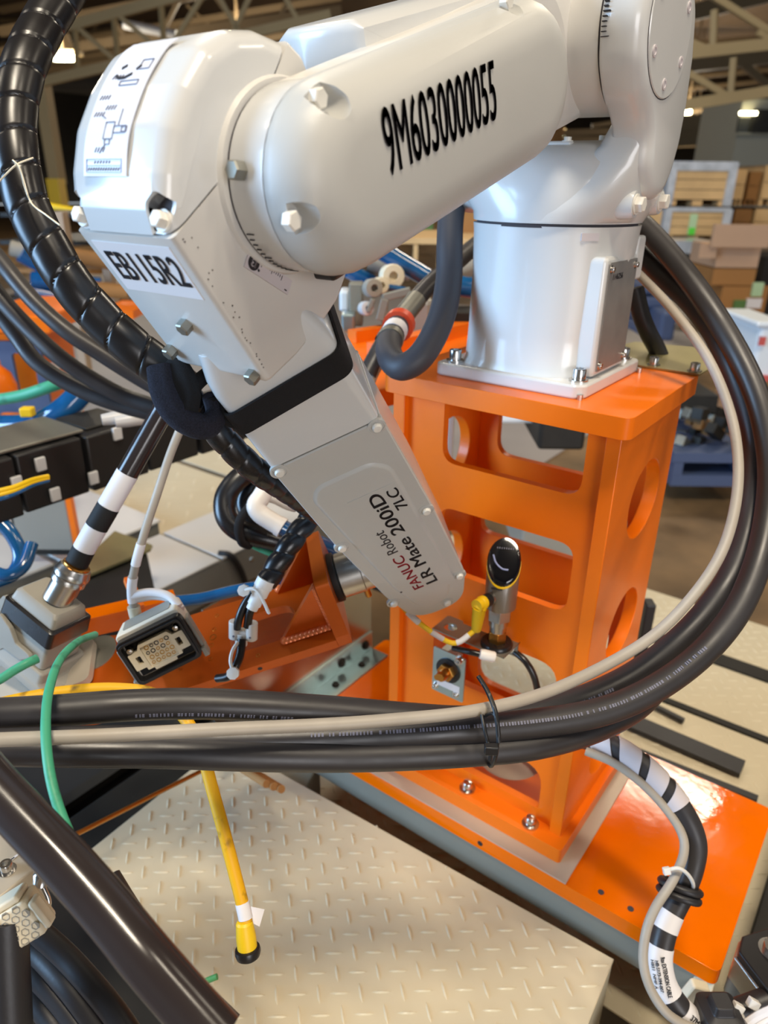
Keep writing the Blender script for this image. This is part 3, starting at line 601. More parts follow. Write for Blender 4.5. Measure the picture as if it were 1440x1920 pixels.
for sx in (1,): mk('frame_foot', loft([[V3((0.372 + dx, y, z)) for y, z in ((-0.150, ZP - 0.026), (-0.105, ZP - 0.026), (-0.20, ZP - 0.20), (-0.235, ZP - 0.20))] for dx in (-0.012, 0.012)]), 'cream_tread', bp_, bevel=0.002)
# ================================================================== TREAD PLATES
def tread(name, x0, x1, y0, y1, z, th, label, m='cream_tread', rot=0.0, pitch=0.0203, origin=None, skirt=0.0, parent=None, strips=()):
    t = thing(name, label, 'step plate', ((x0 + x1) / 2, (y0 + y1) / 2, z - th - skirt)) if parent is None else parent
    c, s = math.cos(rot), math.sin(rot); ox, oy = (origin or ((x0 + x1) / 2, (y0 + y1) / 2))
    f = FR((ox - (ox * c - oy * s), oy - (ox * s + oy * c), z), (c, s, 0), (-s, c, 0))
    mk('sheet', box(f, x0, x1, y0, y1, -th, 0), m, t, bevel=0.0012)
    if skirt: mk('skirt', merge(box(f, x1 - 0.004, x1 - 0.001, y0, y1, -skirt, -th), box(f, x0 + 0.001, x0 + 0.004, y0, y1, -skirt, -th), box(f, x0 + 0.004, x1 - 0.004, y1 - 0.004, y1 - 0.001, -skirt, -th)), m, t)
    parts = []
    L = pitch * 0.64; W = pitch * 0.095; H = 0.0019; q = pitch * 1.31
    u1, u2 = math.radians(36), math.radians(-45); m_ = int(((x1 - x0) + (y1 - y0)) / q) + 2
    for i in range(-m_, m_):
        for j in range(-m_, m_):
            cx = (x0 + x1) / 2 + (i * math.cos(u1) + j * math.cos(u2)) * q; cy = (y0 + y1) / 2 + (i * math.sin(u1) + j * math.sin(u2)) * q
            if cx - L < x0 or cx + L > x1 or cy - L < y0 or cy + L > y1: continue
            ang = u1 if (i + j) % 2 == 0 else u2; ca, sa = math.cos(ang), math.sin(ang)
            def g(u, v, h): return f(cx + u * ca - v * sa, cy + u * sa + v * ca, h)
            Vs = [g(-L, 0, 0), g(-L * 0.45, -W, 0), g(L * 0.45, -W, 0), g(L, 0, 0), g(L * 0.45, W, 0), g(-L * 0.45, W, 0), g(-L * 0.62, 0, H), g(L * 0.62, 0, H)]
            Fs = [(0, 1, 6), (1, 2, 7, 6), (2, 3, 7), (3, 4, 7), (4, 5, 6, 7), (5, 0, 6)]
            parts.append((Vs, Fs))
    lu = mk('tread_lugs', merge(*parts), 'cream_lug', t, smooth=0); lu['kind'] = 'stuff'
    lu.data.polygons.foreach_set('use_smooth', [True] * len(lu.data.polygons))
    return t
st = tread('tread_step', -0.452, 0.268, -0.78, -0.172, -0.715, 0.004, 'large cream diamond tread step plate in the foreground below the cables', rot=math.radians(3.0), origin=(0.268, -0.172), skirt=0.22)
for (px, py) in ((702, 1565), (832, 1642)):
    p = A(px, py, 2, -0.735)
    mk('corner_ear', loft([[V3((p.x + u, p.y + dy, p.z + v)) for u, v in ((-0.014, -0.02), (0.014, -0.02), (0.012, 0.006), (0.004, 0.022), (-0.006, 0.012))] for dy in (-0.001, 0.002)]), 'cream_tread', st)
lower = tread('tread_platform', -0.5, 0.60, -0.16, 0.552, -0.83, 0.005, 'cream diamond tread plate lying below the orange base plate', pitch=0.0215)
fp = tread('tread_platform', 0.62, 1.1, -0.4, 0.2, -0.83, 0.005, 'small cream tread plate right of the orange base plate', pitch=0.0215)
rp = tread('tread_platform', -0.7, 0.8, 0.572, 0.772, -0.83, 0.005, 'narrow cream tread plate behind the riser between two dark strips', pitch=0.0215)
rq = tread('tread_platform', -0.7, 0.8, 0.822, 1.03, -0.83, 0.005, 'cream tread plate behind the riser at the edge of the brown concrete', pitch=0.0215)
for i, (y0, y1) in enumerate(((0.553, 0.571), (0.773, 0.821))):
    tag(mk('rubber_strip', box(WF, -0.7, 0.8, y0, y1, -0.838, -0.826), 'steel_dark'), ['thin dark strip in the gap between the tread plates behind the riser', 'wide dark strip in the gap before the far tread plate'][i], 'strip', 'dark strips on the tread plates')
# ================================================================== FLOOR AND SHELL
structure(mk('floor', box(WF, -40, 25, -8, 60, -1.15, -1.05), 'concrete', smooth=0))
structure(mk('ambient_block_wall', box(WF, -42, 25, -8.3, -8, -1.05, 4.6), 'wall_office', smooth=0))  # unseen wall behind the camera, added to hold back ambient light
structure(mk('ceiling', box(WF, -45, 30, -8, 62, 4.6, 4.7), 'roof', smooth=0))
# ================================================================== TOOL BRACKET on the wrist
tf = FR(J5 + JJ * 0.085, TV, TU, JJ)     # x across, y up, z away from the wrist
tool = thing('tool_bracket', 'orange anodised tool bracket with welded gussets bolted to the robot wrist', 'tool bracket', tf(0, -0.052, 0.2))
mk('adapter_disc', lathe(tf, [(0.0285, 0.0095), (0.0305, 0.0105), (0.0305, 0.0165), (0.030, 0.0175)], 40), 'steel_dark', tool)
fz = FR(tf.O, tf.Z, tf.X, tf.Y)          # x along, y across, z up
plate('end_plate', tf, rpoly(p3([(-0.055, -0.054), (0.061, -0.054), (0.061, -0.036), (0.044, 0.042), (-0.048, 0.042), (-0.055, -0.03)]), [0.002, 0.002, 0.004, 0.01, 0.01, 0.004]), [], 0.0176, 0.034, 'orange_anod', tool, bevel=0.001)
arm_o = rpoly(p3([(0.034, -0.052), (0.30, -0.054), (0.36, -0.072), (0.44, -0.075), (0.485, -0.04), (0.485, 0.03), (0.44, 0.062), (0.034, 0.061)]), [0.001, 0.05, 0.03, 0.03, 0.03, 0.03, 0.03, 0.001])
slot = rrect(0.078, 0.165, -0.020, 0.034, 0.024)
plate('arm_plate', fz, arm_o, [slot], -0.054, -0.040, 'orange_anod', tool, bevel=0.001)
for v in (0.034, -0.044):
    mk('gusset', prism(FR(tf(v, 0, 0), tf.Z, tf.Y, -tf.X), [(0.034, -0.040), (0.098, -0.040), (0.096, -0.036), (0.037, 0.034), (0.034, 0.034)], -0.003, 0.003), 'orange_anod', tool)
    for sgn in (1,):
        parts = []
        for k in range(11): parts.append(lathe(FR(tf(v + 0.0045 * (1 if v > 0 else -1), -0.0375, 0.04 + k * 0.0055), tf.Z, tf.X, tf.Y), [(0.001, -0.0034), (0.0062, -0.001), (0.0052, 0.0018), (0.001, 0.0034)], 10))
        for k in range(11): parts.append(lathe(FR(tf(v + 0.0045 * (1 if v > 0 else -1), -0.033 + k * 0.0062, 0.0365), tf.Y, tf.X, tf.Z), [(0.001, -0.0034), (0.0062, -0.001), (0.0052, 0.0018), (0.001, 0.0034)], 10))
        mk('weld_bead', merge(*parts), 'weld', tool, smooth=60)
for (l, v, r) in ((0.181, -0.038, 0.002), (0.185, -0.016, 0.0022), (0.187, -0.004, 0.0035), (0.189, 0.008, 0.0022), (0.191, 0.029, 0.002), (0.131, 0.047, 0.002), (0.075, -0.047, 0.0025), (0.093, -0.047, 0.0025), (0.23, 0.0, 0.002), (0.23, 0.03, 0.002)):
    mk('tapped_hole', lathe(fz.sh(l, v, -0.040), [(r * 1.3, -0.0003), (r * 1.3, 0.0003), (r, 0.0004), (r * 0.9, -0.0006)], 12), 'brass', tool)
for (l, v) in ((0.345, -0.040), (0.430, 0.010)):
    d = mk('locator_disc', lathe(fz.sh(l, v, -0.040), [(0.027, -0.0005), (0.027, 0.0012), (0.025, 0.0016), (0.006, 0.0016), (0.005, 0.0008)], 32), 'zinc_dull', tool)
for v in (0.0,): mk('edge_hole', cyl(FR(tf(0.061, -0.047, 0.132), tf.Z, tf.Y, tf.X), 0.003, -0.001, 0.0004, 12), 'ink', tool)
mk('brass_stud', cyl(FR(fl(0.012, -0.026, 0.068), JJ, TV, TU), 0.004, -0.01, 0.004, 12), 'brass', tool)
# ================================================================== CABLES
def cable(name, px, r, m, label, cat='cable', n=14, group=None, per=10):
    return tag(mk(name, tube([S(*p) for p in px], r, n, per), m, smooth=60), label, cat, group)
def band_on(px, r, t0, t1, m, parent, name='marker_band', k=1.06, pts=None):
    P = sub_path(pts or [S(*p) for p in px], t0, t1); return mk(name, tube(P, r * k, 18, 2), m, parent, smooth=60)
LB = [(1150, 420, 1.02), (1225, 500, 0.95), (1294, 565, 0.91), (1346, 635, 0.88), (1387, 723, 0.86), (1408, 790, 0.845), (1416, 857, 0.835), (1408, 960, 0.82), (1380, 1060, 0.80), (1330, 1140, 0.785), (1260, 1212, 0.77), (1180, 1270, 0.755), (1090, 1312, 0.735), (1000, 1338, 0.72), (880, 1350, 0.705), (760, 1344, 0.69), (600, 1331, 0.672), (400, 1320, 0.65), (250, 1322, 0.635), (100, 1333, 0.62), (-60, 1342, 0.61)]
LA = [(1150, 380, 1.00), (1215, 432, 0.94), (1300, 533, 0.88), (1370, 640, 0.845), (1418, 740, 0.82), (1442, 840, 0.805), (1444, 930, 0.79), (1425, 1040, 0.77), (1385, 1140, 0.75), (1320, 1222, 0.735), (1230, 1290, 0.715), (1129, 1334, 0.70), (1000, 1357, 0.685), (880, 1367, 0.67), (760, 1375, 0.66), (600, 1383, 0.648), (400, 1389, 0.63), (200, 1391, 0.61), (0, 1398, 0.59), (-60, 1400, 0.585)]
LC = [(1270, 1240, 0.80), (1200, 1318, 0.755), (1113, 1366, 0.72), (1000, 1397, 0.69), (880, 1409, 0.672), (740, 1416, 0.655), (600, 1418, 0.64), (450, 1415, 0.627), (300, 1409, 0.615), (150, 1407, 0.60), (-60, 1402, 0.585)]
LG = [(1160, 480, 0.96), (1205, 522, 0.91), (1260, 580, 0.87), (1325, 668, 0.835), (1365, 760, 0.81), (1383, 850, 0.79), (1380, 940, 0.77), (1355, 1030, 0.75), (1305, 1110, 0.735), (1230, 1188, 0.72), (1130, 1250, 0.70), (1010, 1303, 0.672), (880, 1334, 0.645), (740, 1349, 0.628), (600, 1359, 0.612), (400, 1368, 0.59), (200, 1379, 0.57), (0, 1387, 0.555), (-60, 1390, 0.55)]
cb_ = cable('power_cable', LB, 0.0138, 'rubber_cable', 'thick black cable, inner one of the loop right of the robot, topmost across the middle')
ca = cable('power_cable', LA, 0.0138, 'rubber_cable', 'thick black cable, outermost of the loop right of the robot, with printed legend')
cable('power_cable', LC, 0.0142, 'rubber_cable', 'thick black cable lying lowest of the bundle across the middle')
cable('signal_cable', LG, 0.0056, 'grey_cable', 'light grey cable running along the front of the black cable loop')
PA = smooth_path([S(*p) for p in LA], 10); TA, UA = frames(PA)
def cable_print(name, pts, r, t0, t1, ang, parent, m='label_grey', hgt=0.0016, gap=0.0032):
    P = smooth_path(sub_path(pts, t0, t1), 8); T, U = frames(P); L = [0]; parts = []
    for i in range(1, len(P)): L.append(L[-1] + (P[i] - P[i - 1]).length)
    s = 0.0; k = 0; rr = random.Random(5)
    while s < L[-1]:
        i = next(j for j in range(1, len(P)) if L[j] >= s or j == len(P) - 1); p = P[i - 1].lerp(P[i], (s - L[i - 1]) / max(1e-9, L[i] - L[i - 1]))
        c = (CAM - p); c = (c - T[i] * c.dot(T[i])).normalized(); side = T[i].cross(c); n_ = (c * math.cos(ang) + side * math.sin(ang)).normalized()
        w = rr.choice((0.0006, 0.0008, 0.0010))
        if rr.random() > 0.14: parts.append(box(FR(p + n_ * r, T[i], n_.cross(T[i]), n_), -w, w, -hgt, hgt, -0.001, 0.0002))
        s += gap * rr.choice((0.8, 1, 1))
    return mk(name, merge(*parts), m, parent, smooth=0)
cable_print('cable_print', [S(*p) for p in LA], 0.0138, 0.50, 0.80, 0.15, ca, 'ink_soft')
cable_print('cable_print', [S(*p) for p in LB], 0.0138, 0.56, 0.63, -0.2, cb_, 'ink_soft'); cable_print('cable_print', [S(*p) for p in LB], 0.0138, 0.80, 0.90, -0.75, cb_, 'ink_soft')
# black cable tie round the bundle
tie = thing('cable_tie', 'black cable tie closed around the cable bundle in front of the riser', 'cable tie', S(930, 1440, 0.66))
TP = [S(*p) for p in ((905, 1345, 0.655), (925, 1338, 0.632), (932, 1362, 0.632), (933, 1392, 0.632), (928, 1425, 0.640), (918, 1436, 0.66), (908, 1400, 0.70), (905, 1345, 0.72), (918, 1325, 0.68))]
mk('loop', tube(TP, 0.0016, 8, 8), 'black_plastic', tie, smooth=60)
mk('loop', tube([S(*p) for p in ((903, 1340, 0.640), (908, 1365, 0.634), (915, 1392, 0.632), (922, 1402, 0.628))], 0.0017, 8, 8), 'black_plastic', tie, smooth=60)
mk('head', box(FR(S(921, 1405, 0.626), RH, (0, 0, 1), -FH), -0.006, 0.006, -0.004, 0.005, -0.003, 0.004), 'black_plastic', tie, bevel=0.001)
mk('tail', tube([S(*p) for p in ((936, 1392, 0.628), (930, 1340, 0.63), (915, 1298, 0.64), (897, 1268, 0.65))], 0.0022, 6, 8), 'black_plastic', tie, smooth=60)
mk('tail', tube([S(*p) for p in ((921, 1405, 0.626), (919, 1425, 0.630))], 0.0018, 6, 4), 'black_plastic', tie, smooth=60)
# spiral-wrapped hose along the robot
HS = [(165, -110, 0.66), (125, -25, 0.63), (82, 45, 0.61), (45, 125, 0.59), (28, 215, 0.58), (33, 300, 0.575), (52, 385, 0.575), (92, 465, 0.58), (140, 540, 0.585), (198, 605, 0.595), (255, 655, 0.60), (312, 700, 0.61), (352, 742, 0.62)]
hw = tag(mk('wrapped_hose', spiral([S(*p) for p in HS], 0.0168, 0.0285, 30, 0.11, 0.025, 30), 'rubber_gloss', smooth=50), 'thick black spiral-wrapped hose hanging left of the robot elbow', 'hose')
H2 = [(352, 742, 0.62), (388, 786, 0.635), (430, 835, 0.65), (475, 878, 0.67), (520, 908, 0.70), (575, 945, 0.75), (600, 965, 0.80)]
tag(mk('wrapped_hose', spiral([S(*p) for p in H2], 0.0122, 0.020, 22, 0.08, 0.06, 26), 'rubber_gloss', smooth=50), 'black spiral-wrapped hose below the strap running behind the forearm', 'hose')
H3 = [(610, 935, 0.84), (578, 975, 0.83), (548, 1015, 0.82), (518, 1062, 0.815), (498, 1095, 0.81)]
tag(mk('wrapped_hose', spiral([S(*p) for p in H3], 0.0120, 0.023, 22, 0.08, 0.14, 26), 'rubber_gloss', smooth=50), 'short black spiral-wrapped hose ending above the tool bracket', 'hose')
# white string tied round the hose
tag(mk('string', merge(tube([S(*p) for p in ((-6, 345, 0.548), (20, 318, 0.545), (36, 306, 0.545), (62, 296, 0.553))], 0.0007, 6, 6), tube([S(*p) for p in ((28, 306, 0.545), (38, 318, 0.545), (46, 350, 0.55), (60, 382, 0.55), (85, 402, 0.545), (112, 422, 0.53))], 0.0007, 6, 6), tube([S(*p) for p in ((24, 300, 0.545), (34, 310, 0.543), (42, 330, 0.545), (52, 365, 0.548))], 0.0006, 6, 6)), 'ivory', smooth=60), 'thin white string tied around the spiral-wrapped hose', 'string')
# fuzzy strap knot holding the hose to the forearm
kn = thing('hose_strap', 'fuzzy black hook-and-loop strap knotted around the hose beside the forearm', 'strap', S(360, 800, 0.61))
mk('loop', tube([S(*p) for p in ((300, 690, 0.58), (306, 730, 0.575), (322, 765, 0.575), (350, 790, 0.58), (385, 800, 0.59), (405, 780, 0.60), (398, 745, 0.605))], 0.011, 14, 10, lambda s, a, L: 0.011 * (0.55 + 0.45 * abs(math.cos(a)))), 'velcro_fuzz', kn, smooth=60)
mk('loop', tube([S(*p) for p in ((318, 688, 0.585), (335, 710, 0.58), (345, 740, 0.58), (340, 768, 0.58))], 0.014, 14, 10, lambda s, a, L: 0.014 * (0.4 + 0.6 * abs(math.cos(a)))), 'velcro', kn, smooth=60)
mk('loop', tube([S(*p) for p in ((352, 742, 0.592), (372, 715, 0.59), (398, 700, 0.60), (420, 715, 0.61))], 0.010, 12, 10, lambda s, a, L: 0.010 * (0.4 + 0.6 * abs(math.sin(a)))), 'velcro', kn, smooth=60)
mk('loop', tube([S(*p) for p in ((400, 740, 0.60), (410, 765, 0.605), (430, 785, 0.61), (455, 792, 0.615))], 0.0095, 12, 10, lambda s, a, L: 0.0095 * (0.4 + 0.6 * abs(math.sin(a)))), 'velcro', kn, smooth=60)
# black cables curving at the far left
for i, (pts, r) in enumerate(((((-60, 415, 1.02), (0, 488, 1.02), (62, 563, 1.02), (125, 620, 1.02), (187, 661, 1.03), (240, 695, 1.04), (300, 730, 1.05), (360, 760, 1.06)), 0.0122), (((-60, 470, 1.06), (0, 557, 1.06), (62, 624, 1.06), (110, 668, 1.06), (167, 708, 1.07), (230, 742, 1.08), (300, 765, 1.08), (370, 780, 1.08)), 0.0125), (((-60, 520, 1.1), (0, 590, 1.1), (31, 630, 1.1), (72, 682, 1.1), (146, 728, 1.1), (220, 757, 1.1), (300, 778, 1.1), (360, 790, 1.1)), 0.0125))):
    cable('power_cable', pts, r, 'rubber_cable', ['upper of three black cables sweeping down behind the spiral hose', 'middle of three black cables sweeping down behind the spiral hose', 'lowest of three black cables sweeping down behind the spiral hose'][i])
# hose and cable between elbow and base
HN = [(868, 290, 0.95), (856, 350, 0.93), (846, 405, 0.91), (843, 460, 0.895), (842, 520, 0.885), (832, 580, 0.87), (812, 632, 0.86), (785, 672, 0.855), (755, 688, 0.86), (735, 676, 0.88), (728, 650, 0.93), (738, 625, 0.98), (750, 606, 1.02)]
hn = cable('flexible_hose', HN, 0.0164, 'hose_grey', 'thick dark grey hose looping down beside the robot base', 'hose', 20)
band_on(None, 0.0164, 0.84, 0.87, 'zinc_dull', hn, 'collar', 1.08, [S(*p) for p in HN]); band_on(None, 0.0164, 0.89, 0.94, 'label_white', hn, 'collar', 1.05, [S(*p) for p in HN])
band_on(None, 0.0164, 0.965, 1.0, 'red_ring', hn, 'collar', 1.35, [S(*p) for p in HN])
HO = [(940, 425, 1.22), (890, 462, 1.16), (840, 505, 1.10), (800, 540, 1.07), (760, 588, 1.04), (728, 632, 1.02), (706, 670, 1.0), (688, 705, 0.99)]
ho = cable('power_cable', HO, 0.0135, 'rubber_cable', 'black cable with a clear taped label passing behind the thick grey hose')
band_on(None, 0.0135, 0.64, 0.74, 'zinc_dull', ho, 'clear_label', 1.12, [S(*p) for p in HO]); band_on(None, 0.0135, 0.74, 0.86, 'black_plastic', ho, 'tape', 1.14, [S(*p) for p in HO])
cable('signal_cable', ((735, 640, 1.04), (716, 675, 1.0), (700, 705, 0.99), (690, 735, 0.99)), 0.0062, 'grey_cable', 'short light grey cable behind the forearm beside the taped black cable')
cable('power_cable', ((1190, 540, 0.99), (1202, 590, 1.0), (1216, 625, 1.01), (1232, 655, 1.03), (1250, 700, 1.06)), 0.012, 'rubber', 'black cable dropping behind the steel lid of the robot base')
# ================================================================== LABELLED BLACK CABLE, GLAND AND HOOD (left)
LL = [(352, 690, 0.84), (325, 735, 0.845), (300, 780, 0.85), (250, 868, 0.855), (200, 955, 0.86), (160, 1025, 0.865), (132, 1080, 0.87)]
ll = cable('motor_cable', LL, 0.0128, 'hose_shiny', 'shiny black cable with white marker sleeves running into the grey connector hood', n=18)
PL = [S(*p) for p in LL]
for t0, t1 in ((0.50, 0.66), (0.76, 0.87)): band_on(None, 0.0128, t0, t1, 'label_white', ll, 'marker_sleeve', 1.03, PL)
for t0, t1 in ((0.66, 0.76), (0.87, 0.98)): band_on(None, 0.0128, t0, t1, 'black_matt', ll, 'tape', 1.06, PL)
gd = (S(105, 1130, 0.875) - S(150, 1050, 0.868)).normalized(); G0 = S(141, 1065, 0.868)
hd = thing('connector_hood', 'grey metal connector hood with locking lever and nickel cable gland', 'connector', S(80, 1240, 0.88))
gf = frame_n(G0, gd, (0, 0, 1))
mk('gland', merge(lathe(gf, [(0.0135, -0.004), (0.0185, -0.002), (0.0205, 0.004), (0.0215, 0.006), (0.0215, 0.010), (0.0195, 0.012), (0.0205, 0.014), (0.0205, 0.019), (0.0178, 0.020), (0.0178, 0.046)], 28)), 'steel', hd)
mk('seal_ring', lathe(gf, [(0.0135, -0.006), (0.0165, -0.005), (0.0165, -0.001)], 24), 'brass', hd)
ix = V3((ROT[0][0], ROT[0][1], ROT[0][2])); iy = V3(ROT[1]); iz = V3(ROT[2])   # image right, image up, towards camera
def ibasis(px, py, d, deg, tilt=0.0, yaw=0.0):
    c, s = math.cos(math.radians(deg)), math.sin(math.radians(deg)); X = ix * c + iy * s; Y = -ix * s + iy * c; Z = iz
    c, s = math.cos(math.radians(tilt)), math.sin(math.radians(tilt)); Y, Z = Y * c + Z * s, Z * c - Y * s
    c, s = math.cos(math.radians(yaw)), math.sin(math.radians(yaw)); X, Z = X * c - Z * s, Z * c + X * s
    return FR(S(px, py, d), X, Y, Z)
hf = ibasis(88, 1152, 0.885, -27, 25, -15)
mk('hood_body', loft([[hf(x, y, z) for x, z in rrect(-hwd, hwd, -hdp, hdp, 0.006)] for y, hwd, hdp in ((0.030, 0.030, 0.020), (0.026, 0.034, 0.024), (0.012, 0.037, 0.027), (-0.028, 0.038, 0.028), (-0.046, 0.040, 0.030))]), 'hood_grey', hd, bevel=0.002)
mk('rubber_boot', loft([[hf(x, y, z) for x, z in rrect(-hwd, hwd, -hdp, hdp, 0.006)] for y, hwd, hdp in ((0.014, 0.0385, 0.0285), (0.012, 0.041, 0.031), (-0.010, 0.042, 0.032), (-0.012, 0.040, 0.030))]), 'rubber_gloss', hd)
for sx_ in (-1,):
    mk('lever', prism(FR(hf(-0.018, -0.035, 0.030), hf.X, hf.Y, hf.Z), rpoly(p3([(-0.034, -0.03), (-0.012, -0.036), (0.0, -0.016), (0.028, -0.014), (0.046, 0.004), (0.016, 0.004), (0.002, 0.018), (-0.018, 0.026), (-0.03, 0.012)]), 0.006), 0.0, 0.006), 'hood_grey', hd, bevel=0.0015)
mk('lever', prism(FR(hf(-0.048, -0.030, 0.012), hf.X, hf.Y, hf.Z), rpoly(p3([(-0.018, -0.04), (-0.004, -0.026), (0.008, 0.0), (0.006, 0.026), (-0.006, 0.030), (-0.018, 0.0)]), 0.006), 0.0, 0.006), 'hood_grey', hd, bevel=0.0015)
for (x, y) in ((-0.052, -0.028), (-0.032, -0.046)): mk('rivet', cyl(FR(hf(x, y, 0.036), hf.X, hf.Y, hf.Z), 0.003, -0.018, 0.001, 12), 'bolt', hd)
mk('hood_base', loft([[hf(x, y, z) for x, z in rrect(-hwd, hwd, -hdp, hdp, 0.006)] for y, hwd, hdp in ((-0.047, 0.046, 0.034), (-0.062, 0.048, 0.036), (-0.066, 0.062, 0.038), (-0.076, 0.064, 0.038))]), 'hood_grey', hd, bevel=0.002)
# ================================================================== MULTI-PIN CONNECTOR on the tool bracket
cf = ibasis(300, 1214, 0.83, 25, 20, 4)
cn = thing('pin_connector', 'open rectangular multi-pin connector with black gasket lying on the orange tool bracket', 'connector', cf(0, -0.03, -0.02))
mk('hood', loft([[cf(x, y, z) for x, y in rrect(-w_, w_, -h_, h_ + 0.006, 0.005)] for z, w_, h_ in ((-0.046, 0.034, 0.020), (-0.044, 0.037, 0.026), (-0.010, 0.038, 0.028), (-0.002, 0.038, 0.028))]), 'connector_hood', cn, bevel=0.001)
mk('emblem_panel', prism(FR(cf(0, 0.0338, -0.024), cf.X, -cf.Z, cf.Y), rrect(-0.029, 0.029, -0.013, 0.013, 0.003), -0.0005, 0.0008), 'hood_grey', cn)
plate('gasket', cf, rrect(-0.040, 0.040, -0.0295, 0.0295, 0.008), [rrect(-0.0355, 0.0355, -0.0245, 0.0245, 0.005)], -0.002, 0.0085, 'rubber_gloss', cn, bevel=0.0015)
plate('rim', cf, rrect(-0.0375, 0.0375, -0.0268, 0.0268, 0.006), [rrect(-0.0350, 0.0350, -0.0243, 0.0243, 0.005)], 0.004, 0.012, 'black_plastic', cn, bevel=0.001)
mk('cavity', box(cf, -0.033, 0.033, -0.022, 0.022, -0.001, 0.001), 'black_matt', cn)
ins = [(-0.031, -0.009), (-0.02, -0.009), (-0.02, -0.0125), (-0.013, -0.0125), (-0.013, -0.0155), (0.012, -0.0155), (0.012, -0.0125), (0.02, -0.0125), (0.02, -0.009), (0.031, -0.009), (0.031, 0.009), (0.02, 0.009), (0.016, 0.0145), (-0.016, 0.0145), (-0.02, 0.009), (-0.031, 0.009)]
ins = [(x * 1.08, y * 1.22) for x, y in ins]
plate('insert_frame', cf, rpoly(p3(ins), 0.001, 2), [rrect(-0.0175, 0.0175, -0.0142, 0.0137, 0.002), rrect(-0.0275, -0.0215, -0.005, 0.005, 0.001), rrect(0.0215, 0.0275, -0.005, 0.005, 0.001)], 0.001, 0.0085, 'ivory', cn)
pb = mk('pin_block', box(cf, -0.0172, 0.0172, -0.0140, 0.0135, 0.001, 0.0065), 'ivory', cn)
for i in range(5):
    for j in range(4):
        x = -0.0125 + i * 0.0062 + (0.0015 if j % 2 else 0); y = -0.0100 + j * 0.0066; r = 0.0024 if (i + j) % 2 else 0.0019
        mk('pin_socket', lathe(cf.sh(x, y, 0.0065), [(r * 1.15, -0.0003), (r * 1.15, 0.0004), (r * 0.8, 0.0004), (r * 0.75, -0.0002)], 10), 'gold' if (i * 3 + j * 2) % 5 < 2 or j < 2 else 'ink', pb)
for (x, y) in ((-0.0285, 0.0155), (0.0285, 0.0165)): mk('screw', lathe(cf.sh(x, y, 0.001), [(0.0042, 0), (0.0042, 0.006), (0.003, 0.0085), (0.001, 0.009)], 14), 'bolt', cn)
for sx_ in (-1, 1): mk('lock_bail', merge(box(cf, sx_ * 0.0425 - 0.002, sx_ * 0.0425 + 0.002, -0.028, 0.018, -0.016, 0.000), box(cf, sx_ * 0.0425 - 0.003, sx_ * 0.0425 + 0.003, -0.034, -0.022, -0.010, 0.005)), 'hood_grey', cn, bevel=0.001)
LM = [(360, 755, 0.80), (340, 800, 0.805), (318, 855, 0.81), (295, 925, 0.815), (272, 995, 0.825), (254, 1060, 0.84), (247, 1105, 0.855), (252, 1145, 0.865), (262, 1175, 0.875)]
lm = cable('signal_cable', LM, 0.0048, 'grey_cable', 'light grey cable plugged into the multi-pin connector on the tool bracket')
PM = [S(*p) for p in LM]
band_on(None, 0.0048, 0.60, 0.70, 'label_white', lm, 'marker_sleeve', 1.15, PM); band_on(None, 0.0048, 0.76, 0.88, 'label_white', lm, 'marker_sleeve', 1.2, PM); band_on(None, 0.0048, 0.90, 1.0, 'ivory', lm, 'boot', 1.55, PM)
mk('paper_flag', loft([[S(250 + u, 1118 + v + 10 * t * t, 0.862 - 0.03 * t) for u, v in ((0, 0), (0, 1))] + [S(250 + u, 1118 + v, 0.865 - 0.03 * t) for u, v in ((0, 1), (0, 0))] for t in (0,)] + []) if False else tube([S(250, 1120, 0.862), S(285, 1114, 0.858), (S(318, 1120, 0.852)), S(338, 1140, 0.846)], 0.012, 12, 8, lambda s, a, L: 0.0105 * (0.04 + 0.96 * abs(math.sin(a)))), 'label_white', lm, smooth=60)
# ================================================================== FITTINGS ABOVE THE TOOL BRACKET
yf = thing('tube_union', 'white push-in Y fitting joining two thin black tubes on the tool bracket', 'fitting', S(455, 1215, 0.83))
u1 = ibasis(456, 1180, 0.832, -5, 20)
mk('body', merge(cyl(FR(u1(-0.0095, -0.004, 0), u1.X, u1.Z, u1.Y), 0.0072, -0.008, 0.014, 18), cyl(FR(u1(0.0095, -0.004, 0), u1.X, u1.Z, u1.Y), 0.0072, -0.008, 0.014, 18), cyl(FR(u1(-0.002, -0.008, 0), u1.X, u1.Z, u1.Y), 0.0072, -0.013, 0.004, 18), box(u1, -0.014, 0.012, -0.008, 0.0, -0.005, 0.005)), 'white_plastic', yf, bevel=0.001)
for x in (-0.0095, 0.0095): mk('pin_hole', cyl(u1.sh(x, -0.006, 0.0072), 0.0013, -0.001, 0.0006, 10), 'ink_soft', yf)
cable('air_tube', ((497, 1085, 0.82), (475, 1110, 0.82), (458, 1135, 0.82), (448, 1160, 0.822), (444, 1178, 0.828)), 0.0048, 'rubber_gloss', 'left of two short black tubes entering the white Y fitting', 'tube')
cable('air_tube', ((490, 1112, 0.812), (478, 1128, 0.815), (468, 1150, 0.82), (464, 1175, 0.828)), 0.0048, 'rubber_gloss', 'right of two short black tubes entering the white Y fitting', 'tube')
cable('air_tube', ((453, 1198, 0.828), (452, 1215, 0.826), (448, 1235, 0.822), (440, 1252, 0.82), (428, 1268, 0.825), (408, 1272, 0.835)), 0.0050, 'rubber_gloss', 'black tube leaving the Y fitting over the edge of the tool bracket', 'tube')
sl = thing('tube_sleeve', 'white stepped sleeve fitting at the end of the short wrapped hose', 'fitting', S(488, 1110, 0.80))
sf = frame_n(S(497, 1092, 0.805), S(478, 1130, 0.807) - S(497, 1092, 0.805))
